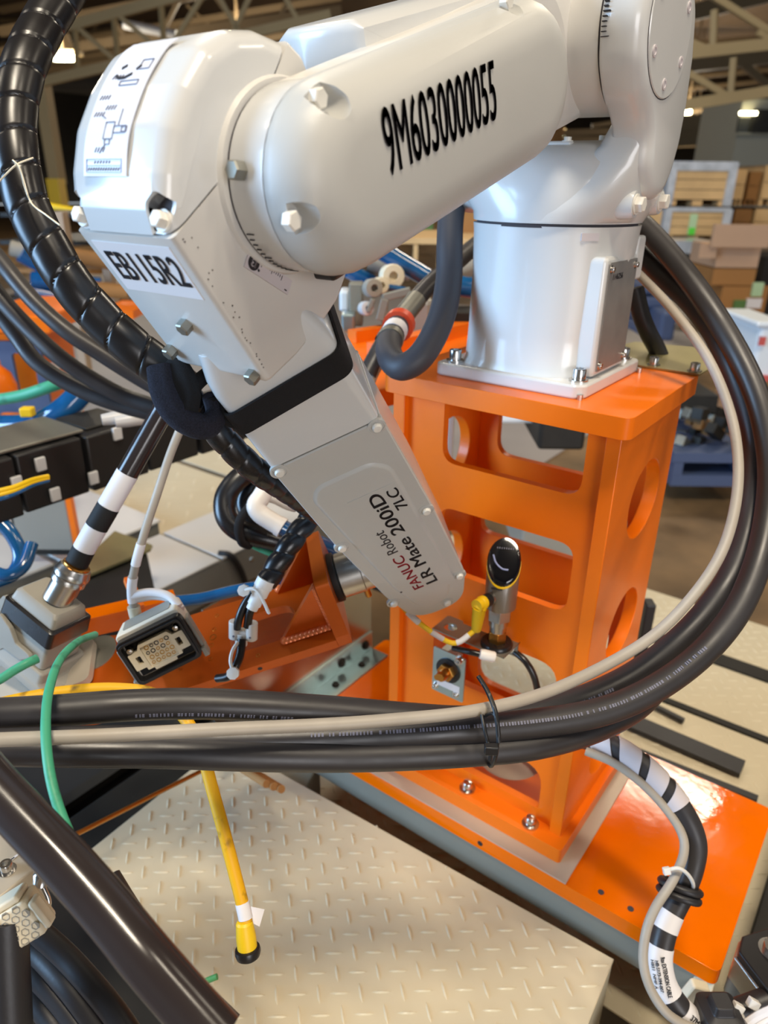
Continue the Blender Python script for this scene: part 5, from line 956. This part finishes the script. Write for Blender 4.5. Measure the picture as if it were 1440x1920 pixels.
# second orange riser at far left
r2 = thing('robot_riser', 'second orange riser with grey front frame standing at the far left', 'pedestal', B(40, 850, 2.0))
wbox('top_plate', -60, 592, 92, 625, 1.86, 0.35, 'orange', r2, bevel=0.004); wbox('body', -40, 626, 80, 850, 1.98, 0.25, 'orange', r2)
f2, W2, H2_ = wframe(-60, 640, 92, 850, 1.9)
plate('front_frame', f2, [(0, 0), (W2, 0), (W2, H2_), (0, H2_)], [rrect(W2 * 0.64, W2 * 0.90, H2_ * 0.55, H2_ * 0.90, 0.012), rrect(W2 * 0.18, W2 * 0.49, H2_ * 0.50, H2_ * 0.86, 0.012), rrect(W2 * 0.3, W2 * 0.95, H2_ * 0.04, H2_ * 0.38, 0.03)], -0.012, 0.0, 'blue_plastic', r2)
tag(mk('safety_dome', lathe(FR(B(0, 745, 1.8), RH, FH, (0, 0, 1)), [(0.045, 0.0), (0.046, 0.03), (0.036, 0.062), (0.018, 0.080), (0.003, 0.085)], 24), 'orange', smooth=60), 'rounded orange dome at the left edge in front of the second riser', 'cover')
wbb = tag(wbox('spray_bottle', 82, 685, 102, 722, 1.95, 0.05, 'label_white', bevel=0.01), 'small white bottle beside the second orange riser', 'bottle')
tag(wbox('orange_beam', 185, 583, 250, 598, 2.6, 0.25, 'orange'), 'orange beam end visible behind the elbow of the robot', 'beam')
# storage rack behind the hose
rk = thing('storage_rack', 'tan steel rack post frame with dark shelves behind the spiral hose', 'rack', B(150, 700, 3.2))
for px in (133, 205): wbox('post', px - 7, 398, px + 7, 700, 3.1, 0.06, 'tan_post', rk)
for k, py in enumerate((400, 452, 505, 560)): wbox('shelf', 0, py, 245, py + 8, 3.2, 0.5, 'wood_dark' if k == 2 else 'steel_dark', rk)
for i, (x0, y0, x1, y1, m_) in enumerate(((20, 465, 120, 490, 'hood_grey'), (40, 470, 95, 500, 'blue_tube'), (60, 523, 190, 535, 'blue_tube'), (120, 535, 240, 548, 'cardboard_brown'), (140, 480, 240, 497, 'wood_dark'), (30, 540, 110, 556, 'blue_tube'))):
    p, q = B(x0, y0, 3.0), B(x1, y1, 3.05)
    tag(mk('pipe', tube([p, q], 0.03 if i != 1 else 0.045, 14, 1), m_, smooth=50), ['grey pipe on the top rack shelf', 'blue capped roll on the top rack shelf', 'long blue pipe on the middle rack shelf', 'brown pipe on the middle rack shelf near the label', 'dark wooden bar on the top rack shelf', 'short blue pipe on the lowest rack shelf'][i], 'pipe', 'pipes on the rack')
cable('yellow_hose', ((40, 376, 3.3), (80, 384, 3.3), (118, 392, 3.3), (150, 397, 3.3)), 0.016, 'yellow', 'yellow hose behind the spiral hose beside the elbow', 'hose')
tag(mk('grey_roll', lathe(FR(B(110, 451, 3.15), RH, FH, (0, 0, 1)), [(0.03, 0), (0.05, 0.01), (0.05, 0.04), (0.03, 0.05)], 18), 'hood_grey', smooth=50), 'pale grey round fitting beside the elbow corner', 'fitting')
# dark floor channel, lower left
fc = [thing('floor_channel', l_, 'beam', p_) for l_, p_ in (('dark steel channel beside the tread step, nearest the step', (-0.55, -0.2, -0.95)), ('dark steel channel under the cable bundle, farther left', (-0.8, -0.2, -0.95)))]
mk('web', box(WF, -0.60, -0.475, -0.75, 0.02, -0.96, -0.80), 'steel_dark', fc[0], bevel=0.004); mk('web', box(WF, -0.98, -0.66, -0.75, 0.1, -0.98, -0.84), 'black_matt', fc[1], bevel=0.004)
mk('rim', box(WF, -0.68, -0.655, -0.75, 0.1, -0.84, -0.825), 'steel_dark', fc[1])
tag(mk('brown_rod', tube([S(135, 1568, 0.98), S(375, 1447, 1.18)], 0.0035, 8, 1), 'brass', smooth=50), 'thin brown rod lying in the dark channel', 'rod')
for i in range(3): tag(mk('copper_pipe', tube([S(455 + i * 14, 1442 + i * 5, 1.14), S(500 + i * 14, 1470 + i * 5, 1.06)], 0.006, 10, 1), 'cardboard_brown', smooth=50), ['leftmost short brown rod at the corner of the tread step', 'middle short brown rod at the corner of the tread step', 'rightmost short brown rod at the corner of the tread step'][i], 'rod')
cpb = thing('corner_post', 'grey angled frame post at the back corner of the tread step', 'post', A(545, 1500, 2, -0.9))
mk('post', prism(FR((0, 0, 0)), [(p.x, p.y) for p in (A(505, 1500, 2, -0.75), A(560, 1515, 2, -0.75), A(600, 1440, 2, -0.75), A(540, 1420, 2, -0.75))], -0.86, -0.735), 'frame_grey', cpb, bevel=0.002)
# valve block and cream filter block, lower left
vt = [A(*p, 2, -0.40) for p in ((-70, 1480), (8, 1548), (74, 1622), (0, 1682), (-90, 1740))]
vb = thing('valve_block', 'grey machine block with a screw at the left edge', 'valve block', (vt[2].x - 0.05, vt[2].y, -0.48))
mk('body', prism(WF, [(p.x, p.y) for p in vt], -0.475, -0.40), 'shim', vb, bevel=0.002)
mk('cap_screw', merge(sockbolt(FR(A(14, 1632, 2, -0.40)), 0.006, 0.010)), 'bolt', vb)
mk('engraving', merge(*[box(FR(A(12 + k * 5, 1620 - k * 4, 2, -0.3998), vt[2] - vt[1], (vt[2] - vt[1]).cross(V3((0, 0, -1))), (0, 0, 1)), -0.001, 0.001, -0.003, 0.003, 0, 0.0006) for k in range(5)]), 'label_white', vb, smooth=0)
fbf = ibasis(36, 1722, 0.55, 32, 8, 0)
fb = thing('filter_block', 'cream plastic block with honeycomb openings at the left edge', 'filter', fbf(0, -0.03, -0.02))
mk('body', box(fbf, -0.05, 0.009, -0.022, 0.010, -0.025, 0.0), 'ivory', fb, bevel=0.003); mk('latch', box(fbf, 0.0095, 0.0150, -0.020, 0.006, -0.014, 0.0), 'ivory', fb, bevel=0.003); mk('top_bar', box(fbf, -0.05, 0.006, 0.010, 0.016, -0.022, -0.002), 'ivory', fb, bevel=0.002)
for i in range(6):
    for j in range(5): mk('vent_hole', lathe(fbf.sh(-0.044 + i * 0.0092 + (0.0045 if j % 2 else 0), -0.018 + j * 0.0062, 0), [(0.0034, -0.0004), (0.0034, 0.0004), (0.0028, 0.0005), (0.0024, -0.0003)], 6), 'hood_grey', fb)
tag(mk('hose_clip', merge(lathe(frame_n(S(78, 1650, 0.62), iy), [(0.007, -0.004), (0.007, 0.006), (0.004, 0.009)], 14), tube([S(80, 1660, 0.62), S(92, 1690, 0.62), S(88, 1720, 0.62)], 0.002, 8, 6)), 'bolt', smooth=50), 'small shiny screw and wire clip beside the valve block', 'clip')
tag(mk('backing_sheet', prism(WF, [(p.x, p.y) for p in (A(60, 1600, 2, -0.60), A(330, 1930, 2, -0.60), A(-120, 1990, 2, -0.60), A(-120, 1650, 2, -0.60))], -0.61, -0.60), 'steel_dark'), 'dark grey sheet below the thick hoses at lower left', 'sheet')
# lower right machine parts
lr = thing('clamp_block', 'silver and black clamp block with a large screw at the right edge', 'clamp', S(1420, 1840, 0.84))
lf_ = FR(S(1468, 1790, 0.86), (0.80, -0.60, 0), (0.60, 0.80, 0), (0, 0, 1))
mk('body', prism(lf_, rpoly(p3([(-0.02, -0.05), (0.06, -0.05), (0.06, 0.06), (-0.035, 0.06), (-0.035, -0.03)]), 0.003), -0.05, -0.012), 'steel', lr, bevel=0.002); mk('top', prism(lf_, rpoly(p3([(-0.018, -0.048), (0.06, -0.048), (0.06, 0.10), (-0.034, 0.10), (-0.033, -0.03)]), 0.003), -0.012, 0.0), 'rubber_gloss', lr, bevel=0.002)
mk('screw', sockbolt(lf_.sh(-0.008, -0.008, 0.0), 0.011, 0.008), 'bolt', lr); mk('foot', cyl(lf_.sh(-0.02, -0.03, 0), 0.012, -0.09, -0.05, 18), 'zinc_dull', lr)
tag(mk('machine_rail', box(WF, 0.405, 0.47, -0.5, 0.45, -0.86, -0.745), 'steel_dark', bevel=0.003), 'dark steel rail along the right end of the orange plate', 'rail')
tag(mk('orange_guard', box(WF, 0.475, 0.9, -0.1, 0.16, -0.80, -0.76), 'orange_plate', bevel=0.003), 'orange part in shade beyond the dark rail at right', 'guard')
bpz = thing('black_plug', 'black rubber plug connector at the bottom right corner', 'connector', S(1345, 1950, 0.78))
mk('body', loft([[ibasis(1348, 1905, 0.80, 0, 20)(x, y, z) for x, z in rrect(-w_, w_, -w_, w_, w_ * 0.4)] for y, w_ in ((0.024, 0.010), (0.014, 0.012), (0.010, 0.021), (-0.03, 0.022))]), 'rubber', bpz, bevel=0.001)
for i, px in enumerate(((1383, 1890), (1412, 1882))):
    z_ = thing('zip_tie', ['left white zip tie at the bottom right corner', 'right white zip tie at the bottom right corner'][i], 'cable tie', S(px[0], px[1], 0.80))
    mk('head', box(ibasis(px[0], px[1], 0.80, -30), -0.006, 0.006, -0.005, 0.005, -0.004, 0.004), 'nylon', z_, bevel=0.001); mk('strip', tube([S(px[0], px[1], 0.80), S(px[0] + 12, px[1] + 25, 0.80), S(px[0] + 20, px[1] + 45, 0.80)], 0.003, 8, 5), 'nylon', z_, smooth=50)
cable('power_cable', ((1330, 1960, 0.83), (1370, 1905, 0.83), (1410, 1885, 0.83), (1480, 1860, 0.83)), 0.013, 'rubber', 'black cable behind the zip ties at the bottom right corner')
tag(mk('cable_flag', tube([S(1405, 1925, 0.79), S(1425, 1912, 0.79), S(1450, 1900, 0.79)], 0.008, 12, 4, lambda s, a, L: 0.009 * (0.2 + 0.8 * abs(math.sin(a)))), 'label_white', smooth=50), 'white printed cable flag in the bottom right corner', 'label')
tag(mk('junction_clip', prism(ibasis(1300, 1850, 0.86, 0, 30), rpoly(p3([(-0.018, -0.022), (0.010, -0.022), (0.014, 0.012), (-0.008, 0.022)]), 0.004), 0, 0.012), 'ivory', bevel=0.002), 'small cream plastic clip under the front corner of the orange plate', 'clip')
# rubble on the tread plates right of the riser
for i, (p, q, t) in enumerate((((1150, 1392), (1420, 1500), 0.016), ((1180, 1352), (1392, 1442), 0.045), ((1215, 1318), (1282, 1352), 0.010))):
    P_, Q_ = A(p[0], p[1], 2, -0.82), A(q[0], q[1], 2, -0.82)
    tag(mk('rubber_strip', bar(P_, Q_, t, 0.010), 'rubber', smooth=0), ['long dark strip along the back edge of the orange plate', 'wide dark mat strip on the tread plate behind the orange plate', 'thin black stick on the tread plate right of the riser'][i], 'strip')
tag(mk('black_post', wbox('x', 1205, 1060, 1228, 1290, 1.20, 0.03, 'rubber').data and box(*[wframe(1205, 1065, 1228, 1290, 1.22)[0]], 0, 0.02, 0, 0.20, -0.03, 0), 'rubber', smooth=0, bevel=0.003), 'black post just behind the right side of the riser', 'post')
bpy.data.objects.remove(bpy.data.objects['x'])
# things seen through the riser openings
tag(wbox('white_cabinet', 905, 735, 1010, 795, 1.9, 0.3, 'white_tub', bevel=0.01), 'white cabinet seen through the upper opening of the riser', 'cabinet')
tag(wbox('brown_box', 1012, 770, 1100, 845, 1.8, 0.25, 'steel_dark', bevel=0.01), 'dark brown box seen through the upper opening of the riser', 'box')
tag(wbox('grey_post', 835, 770, 848, 1000, 1.5, 0.03, 'sheet_white', bevel=0.004), 'pale post seen through the left opening of the riser', 'post')
tag(wbox('grey_cabinet', 975, 985, 1100, 1060, 1.7, 0.25, 'sheet_grey', bevel=0.01), 'grey cabinet seen through the middle opening of the riser', 'cabinet')
# ================================================================== SECOND CELL BEHIND THE ELBOW
tb_ = [A(*p, 2, -0.06) for p in ((640, 632), (890, 590), (905, 690), (690, 735))]
ot = thing('orange_table', 'orange machine table behind the robot crowded with fittings', 'table', (tb_[0].x, tb_[0].y, -0.2))
mk('top', prism(WF, [(p.x, p.y) for p in tb_], -0.09, -0.06), 'orange', ot, bevel=0.003)
mk('rib', bar(A(700, 660, 2, -0.05), A(880, 615, 2, -0.05), 0.03), 'orange', ot); mk('rib', bar(A(660, 632, 2, -0.05), A(860, 600, 2, -0.05), 0.025), 'orange', ot)
def blob(name, x0, y0, x1, y1, D, r, m_, label, cat, grp=None): return tag(mk(name, tube([B(x0, y0, D), B((x0 + x1) / 2, (y0 + y1) / 2 + 1, D), B(x1, y1, D)], r, 14, 4), m_, smooth=50), label, cat, grp)
blob('air_tube', 698, 458, 800, 520, 1.55, 0.019, 'blue_tube', 'bright blue tube behind the upper arm', 'tube'); blob('air_tube', 640, 500, 700, 530, 1.6, 0.016, 'blue_tube', 'blue tube low behind the arm cover', 'tube')
blob('air_tube', 695, 528, 760, 545, 1.5, 0.007, 'blue_tube', 'thin blue tube above the white fittings', 'tube'); blob('air_tube', 855, 535, 890, 540, 1.6, 0.022, 'blue_tube', 'short blue tube beside the robot base', 'tube')
blob('mesh_hose', 690, 490, 770, 505, 1.62, 0.024, 'hood_grey', 'grey ribbed hose behind the arm', 'hose'); blob('mesh_hose', 850, 510, 900, 488, 1.7, 0.022, 'hood_grey', 'grey mesh hose beside the robot base', 'hose')
tag(wbox('steel_upright', 654, 532, 680, 612, 1.5, 0.05, 'frame_grey', bevel=0.003), 'olive grey steel upright behind the forearm', 'post'); tag(wbox('steel_upright', 716, 545, 728, 620, 1.5, 0.05, 'frame_grey', bevel=0.003), 'thin olive steel clamp post behind the black cable', 'post')
tag(mk('toggle_clamp', merge(bar(B(718, 558, 1.45), B(770, 545, 1.45), 0.014), bar(B(722, 560, 1.45), B(712, 600, 1.45), 0.016), bar(B(700, 560, 1.45), B(690, 585, 1.45), 0.01)), 'frame_grey', smooth=0, bevel=0.002), 'grey toggle clamp behind the black cable', 'clamp')
for i, (x, y, D, r) in enumerate(((738, 518, 1.5, 0.024), (702, 540, 1.45, 0.018), (716, 535, 1.48, 0.016), (690, 578, 1.45, 0.014), (840, 565, 1.6, 0.02))):
    tag(mk('white_fitting', lathe(frame_n(B(x, y, D), (CAM - B(x, y, D)) + V3((0.2, 0.3, 0))), [(r, -0.03), (r, -0.004), (r * 0.9, 0.0), (r * 0.4, 0.001), (r * 0.35, -0.01)], 16), ['ivory', 'hood_grey', 'ivory', 'label_metal', 'green'][i], smooth=50), ['round white fitting with dark bore behind the arm', 'grey fitting below the thin blue tube', 'small ivory fitting below the thin blue tube', 'small silver fitting near the clamp', 'green round knob beside the robot base'][i], 'fitting')
tag(wbox('motor_housing', 765, 560, 812, 640, 1.42, 0.07, 'sheet_grey', bevel=0.012), 'grey motor housing behind the thick hose', 'motor')
tag(wbox('servo_box', 640, 590, 665, 625, 1.45, 0.05, 'zinc', bevel=0.004), 'small metal box beside the forearm strap', 'box'); tag(wbox('white_bin', 636, 545, 655, 585, 1.55, 0.06, 'white_tub', bevel=0.006), 'white bin edge behind the forearm', 'bin')
tag(wbox('rear_beam', 845, 585, 905, 612, 1.5, 0.08, 'steel_dark', bevel=0.003), 'brown beam beside the robot base', 'beam')
tag(mk('black_rod', bar(B(700, 440, 2.2), B(702, 480, 2.2), 0.02), 'black_matt', smooth=0), 'short dark rod under the bench', 'rod')
bn = thing('work_bench', 'pale wooden bench top far behind the thick grey hose', 'bench', B(800, 520, 3.2))
wbox('top', 735, 447, 905, 458, 3.2, 0.6, 'wood', bn); 
for x in (820, 775): wbox('leg', x, 459, x + 8, 520, 3.2, 0.05, 'wood', bn)
tag(wbox('green_cabinet', 780, 400, 812, 446, 4.2, 0.5, 'green_machine'), 'green cabinet behind the bench', 'cabinet'); tag(wbox('teal_panel', 758, 405, 777, 446, 4.2, 0.3, 'teal'), 'pale teal panel beside the green cabinet', 'panel')
tag(wbox('brown_crate', 862, 385, 905, 447, 3.6, 0.5, 'cardboard_brown'), 'brown carton on the bench beside the robot base', 'box')
# ================================================================== WAREHOUSE BACKGROUND
structure(mk('wall_back', box(WF, -45, 30, 46, 46.3, -1.05, 4.6), 'wall_dark', smooth=0)); structure(mk('wall_left', box(WF, -42.3, -42, -8, 46, -1.05, 4.6), 'wall_dark', smooth=0))
def crate(name, x0, y0, x1, y1, D, dep, label, m_='wood', planks=3, group='wooden crates stacked at right'):
    f, W, H = wframe(x0, y0, x1, y1, D); c = thing(name, label, 'crate', f(W / 2, 0, -dep / 2), group); g = H * 0.16
    ph = (H - g) / planks
    for k in range(planks): mk('plank', box(f, 0, W, g + k * ph + 0.006, g + (k + 1) * ph, -0.03, 0), m_, c, smooth=0)
    mk('side_wall', box(f, 0, 0.02, g, H, -dep, -0.03), m_, c, smooth=0); mk('side_wall', box(f, W - 0.02, W, g, H, -dep, -0.03), m_, c, smooth=0); mk('lid', box(f, 0, W, H - 0.02, H, -dep, -0.03), m_, c, smooth=0)
    for k in range(3): mk('foot_block', box(f, W * (0.0 + 0.42 * k), W * (0.16 + 0.42 * k), 0, g, -dep, -0.01), m_, c, smooth=0)
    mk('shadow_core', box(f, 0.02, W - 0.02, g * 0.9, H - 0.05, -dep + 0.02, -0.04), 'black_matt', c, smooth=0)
    return c, f, W, H
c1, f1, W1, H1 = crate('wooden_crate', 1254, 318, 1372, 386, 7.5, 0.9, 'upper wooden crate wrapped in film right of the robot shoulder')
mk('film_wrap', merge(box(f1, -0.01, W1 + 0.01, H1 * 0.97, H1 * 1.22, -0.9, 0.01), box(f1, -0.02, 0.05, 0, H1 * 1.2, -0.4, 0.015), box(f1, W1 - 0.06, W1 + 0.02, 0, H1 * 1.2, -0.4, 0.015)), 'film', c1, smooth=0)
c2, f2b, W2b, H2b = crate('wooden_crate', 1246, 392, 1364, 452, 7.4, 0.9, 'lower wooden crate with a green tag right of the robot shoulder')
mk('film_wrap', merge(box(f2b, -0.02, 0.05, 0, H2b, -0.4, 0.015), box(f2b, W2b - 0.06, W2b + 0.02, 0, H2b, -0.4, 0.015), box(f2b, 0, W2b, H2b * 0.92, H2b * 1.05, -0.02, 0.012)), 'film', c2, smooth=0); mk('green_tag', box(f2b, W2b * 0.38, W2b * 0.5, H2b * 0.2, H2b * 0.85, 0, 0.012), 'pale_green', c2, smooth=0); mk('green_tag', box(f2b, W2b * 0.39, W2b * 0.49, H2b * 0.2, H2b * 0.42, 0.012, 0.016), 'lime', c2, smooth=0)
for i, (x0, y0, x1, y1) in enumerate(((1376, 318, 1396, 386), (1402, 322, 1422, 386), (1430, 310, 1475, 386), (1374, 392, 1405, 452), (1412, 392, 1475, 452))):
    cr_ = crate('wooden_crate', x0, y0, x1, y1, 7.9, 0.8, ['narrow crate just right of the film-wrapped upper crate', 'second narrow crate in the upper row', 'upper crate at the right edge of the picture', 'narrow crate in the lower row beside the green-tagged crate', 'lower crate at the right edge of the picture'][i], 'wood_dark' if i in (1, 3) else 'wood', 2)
tag(wbox('yellow_board', 1205, 395, 1240, 425, 6.5, 0.2, 'wood'), 'orange-yellow board behind the shoulder bolts', 'board')
tag(wbox('film_sheet', 1215, 452, 1340, 490, 6.8, 0.5, 'film'), 'crumpled pale film below the green-tagged crate', 'film')
bx1_ = thing('cardboard_box', 'open pinkish cardboard box with raised flaps at right', 'box', B(1385, 500, 5.6))
wbox('body', 1344, 462, 1424, 502, 5.6, 0.5, 'cardboard', bx1_); wbox('flap', 1337, 421, 1445, 464, 5.5, 0.03, 'cardboard', bx1_); wbox('flap', 1312, 458, 1344, 484, 5.55, 0.03, 'cardboard', bx1_)
tag(wbox('cardboard_box', 1336, 504, 1416, 535, 5.6, 0.5, 'cardboard_brown'), 'brown cardboard box under the open box', 'box')
bx3 = thing('cardboard_box', 'lowest brown cardboard box with green and white stickers', 'box', B(1390, 600, 5.5))
wbox('body', 1350, 537, 1436, 598, 5.6, 0.6, 'cardboard_brown', bx3); wbox('sticker', 1376, 563, 1398, 582, 5.58, 0.02, 'green_machine', bx3); wbox('sticker', 1400, 560, 1428, 578, 5.58, 0.02, 'label_white', bx3); wbox('sticker', 1411, 530, 1431, 556, 5.58, 0.02, 'pale_green', bx3)
tag(wbox('dark_cabinet', 1418, 482, 1480, 640, 5.9, 0.5, 'black_matt'), 'black cabinet behind the cardboard boxes at the right edge', 'cabinet'); tag(wbox('dark_bin', 1296, 485, 1330, 535, 6.3, 0.5, 'black_matt'), 'dark bin left of the cardboard boxes', 'bin')
pw = thing('wooden_pallet', 'wooden pallet under the lowest cardboard box', 'pallet', B(1390, 612, 5.5)); wbox('deck', 1350, 598, 1432, 603, 5.6, 0.7, 'wood', pw)
for x in (1382, 1408, 1424): wbox('block', x, 603, x + 6, 611, 5.6, 0.7, 'wood', pw)
bp2 = thing('blue_crate', 'stack of blue plastic crates behind the base lid', 'crate', B(1230, 640, 4.6))
for k in range(4): wbox('tray', 1200, 530 + k * 26, 1252 + (k % 2) * 8, 553 + k * 26, 4.6, 0.4, 'blue_plastic', bp2, bevel=0.02)
tag(wbox('blue_bin', 1238, 585, 1268, 640, 4.4, 0.3, 'blue_plastic', bevel=0.02), 'ribbed blue bin beside the blue crates', 'bin')
wt = thing('white_bucket', 'white square bucket with printed label at the right edge', 'bucket', B(1440, 712, 3.4)); wbox('body', 1416, 612, 1480, 712, 3.4, 0.4, 'white_tub', wt, bevel=0.02); wbox('lid', 1420, 604, 1480, 615, 3.38, 0.4, 'white_tub', wt, bevel=0.01); wbox('print', 1424, 632, 1436, 648, 3.37, 0.01, 'red_print', wt); wbox('base_band', 1424, 705, 1480, 716, 3.38, 0.3, 'red_print', wt)
sp_ = thing('scrap_pallet', 'blue-grey pallet stacked with dark metal scrap right of the riser', 'pallet', B(1330, 905, 2.9))
wbox('deck', 1262, 850, 1410, 868, 2.9, 0.7, 'blue_plastic', sp_); wbox('deck', 1258, 892, 1412, 912, 2.9, 0.7, 'blue_plastic', sp_); wbox('block', 1262, 868, 1280, 893, 2.9, 0.7, 'blue_plastic', sp_); wbox('inner', 1282, 870, 1395, 890, 3.2, 0.1, 'wood_dark', sp_); wbox('block', 1392, 868, 1410, 893, 2.9, 0.7, 'blue_plastic', sp_)
rs = random.Random(3)
for k in range(26):
    x, y = 1266 + rs.random() * 130, 770 + rs.random() * 72; L = 10 + rs.random() * 26; D = 2.85 + rs.random() * 0.5
    tag(mk('scrap_part', bar(B(x, y, D), B(x + L * rs.uniform(0.4, 1), y + L * rs.uniform(-0.5, 0.6), D + 0.05), 0.03 + 0.03 * rs.random()), ['steel_dark', 'black_matt', 'steel_dark', 'zinc_dull', 'wood_dark'][k % 5], smooth=0, bevel=0.003), 'dark metal part in the scrap heap on the blue-grey pallet', 'part', 'metal parts in the scrap heap')
tag(wbox('scrap_box', 1290, 742, 1345, 775, 3.1, 0.3, 'steel_dark'), 'dark box on top of the scrap heap', 'box'); tag(wbox('pink_board', 1345, 735, 1380, 785, 3.4, 0.05, 'cardboard'), 'pinkish board leaning behind the scrap heap', 'board')
of = thing('site_office', 'pale grey site office wall with a dark window and air conditioner', 'building', B(1420, 400, 12)); wbox('wall', 1372, 186, 1560, 420, 12, 1.5, 'wall_office', of); wbox('window', 1384, 220, 1412, 248, 11.97, 0.04, 'glass_dark', of); wbox('air_conditioner', 1413, 205, 1450, 252, 11.9, 0.3, 'steel_dark', of); wbox('sill', 1382, 249, 1450, 253, 11.9, 0.1, 'wall_office', of); wbox('lamp_reflection', 1389, 209, 1420, 215, 11.85, 0.05, 'lamp_glow', of)  # the glowing strip stands in for a lamp's reflection on the air conditioner
# columns and roof steel
cl = thing('roof_column', 'tan steel roof column with yellow foot at upper left', 'column', B(95, 395, 11)); wbox('shaft', 76, 145, 96, 345, 11, 0.25, 'truss', cl); wbox('yellow_foot', 90, 335, 112, 392, 10.9, 0.25, 'yellow', cl)
tag(wbox('roof_column', 1036, 228, 1056, 300, 16, 0.4, 'wood_dark'), 'brown column far behind the shoulder yoke', 'column')
def truss(label, D, chords, webs, tc=0.085, tw=0.055, m_='truss'):
    t = thing('roof_truss', label, 'truss', B(chords[0][0], chords[0][1], D))
    for c in chords: mk('chord', bar(B(c[0], c[1], D), B(c[2], c[3], D), tc, tc * 1.3), m_, t, smooth=0)
    for c in webs: mk('web', bar(B(c[0], c[1], D), B(c[2], c[3], D), tw), m_, t, smooth=0)
truss('nearest tan roof truss above the robot elbow at upper left', 11, ((30, 165, 620, 28), (125, 50, 420, -30)), ((140, 46, 146, 138), (213, 26, 222, 120), (301, 0, 309, 100), (140, 46, 222, 118), (214, 22, 305, 98), (385, -15, 318, 92), (400, -25, 452, 66), (475, -20, 432, 72), (60, 62, 140, 46), (520, -30, 560, 40)))
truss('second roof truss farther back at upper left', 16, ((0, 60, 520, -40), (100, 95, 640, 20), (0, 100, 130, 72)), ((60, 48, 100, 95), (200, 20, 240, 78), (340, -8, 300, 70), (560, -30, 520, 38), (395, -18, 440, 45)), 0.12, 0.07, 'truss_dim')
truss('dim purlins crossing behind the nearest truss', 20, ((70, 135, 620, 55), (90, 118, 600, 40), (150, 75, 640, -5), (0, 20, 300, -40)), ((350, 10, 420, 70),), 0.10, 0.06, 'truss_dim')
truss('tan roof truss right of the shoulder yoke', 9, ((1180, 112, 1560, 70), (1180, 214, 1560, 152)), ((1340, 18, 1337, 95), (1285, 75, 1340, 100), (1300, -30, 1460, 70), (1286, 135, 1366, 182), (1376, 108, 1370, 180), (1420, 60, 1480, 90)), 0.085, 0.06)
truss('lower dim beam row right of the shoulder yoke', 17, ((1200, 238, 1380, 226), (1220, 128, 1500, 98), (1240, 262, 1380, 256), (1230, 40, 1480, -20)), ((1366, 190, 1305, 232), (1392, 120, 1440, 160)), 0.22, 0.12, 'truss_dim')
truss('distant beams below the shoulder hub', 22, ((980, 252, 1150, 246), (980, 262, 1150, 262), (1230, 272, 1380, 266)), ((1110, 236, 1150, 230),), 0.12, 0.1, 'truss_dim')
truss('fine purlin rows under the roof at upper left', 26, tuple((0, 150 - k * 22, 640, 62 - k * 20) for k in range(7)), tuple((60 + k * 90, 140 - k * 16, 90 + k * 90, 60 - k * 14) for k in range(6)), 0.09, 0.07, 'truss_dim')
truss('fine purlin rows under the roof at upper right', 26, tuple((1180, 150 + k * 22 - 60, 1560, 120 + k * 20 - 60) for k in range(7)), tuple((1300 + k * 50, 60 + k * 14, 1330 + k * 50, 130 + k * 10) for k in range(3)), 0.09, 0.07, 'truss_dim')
for i, (x, y, w, h, D) in enumerate(((445, 55, 16, 7, 18), (118, 105, 24, 8, 14), (1051, 250, 8, 6, 30), (1289, 208, 8, 6, 22), (1292, 237, 12, 5, 26), (1000, 233, 10, 3, 26), (1300, 256, 14, 4, 30))):
    l = thing('high_bay_lamp', ['glowing ceiling lamp above the elbow top', 'glowing strip lamp right of the spiral hose', 'small round glowing lamp between drum and shoulder hub', 'glowing lamp right of the shoulder cap, upper one', 'twin glowing lamp right of the yoke, lower one', 'small glowing lamp behind the arm end', 'faint lamp reflection row right of the yoke'][i], 'lamp', B(x, y, D))  # the last one is a lamp's reflection, built as a glowing fixture
    pt = bpy.data.lights.new('lamp_glow_light', 'POINT'); pt.energy = 260; pt.color = WARM; pt.shadow_soft_size = 0.3; po = bpy.data.objects.new('lamp_glow_light', pt); COL.objects.link(po); po.location = B(x, y + h + 6, D - 0.2)
    hp_ = B(x, y, D); mk('hanger', box(FR((hp_.x, hp_.y, 0)), -0.02, 0.02, -0.02, 0.02, B(x, y - h, D).z, 4.6), 'truss_dim', l, smooth=0)
    wbox('diffuser', x - w, y - h / 2, x + w, y + h, D, 0.15, 'lamp_glow', l, bevel=0.02); wbox('housing', x - w * 1.15, y - h * 1.5, x + w * 1.15, y - h / 2, D, 0.25, 'truss', l)
tag(mk('duct_pipe', tube([B(232, 45, 14), B(330, 65, 14)], 0.07, 12, 1), 'label_metal', smooth=50), 'pale pipe hanging between the roof trusses', 'pipe')
finish()
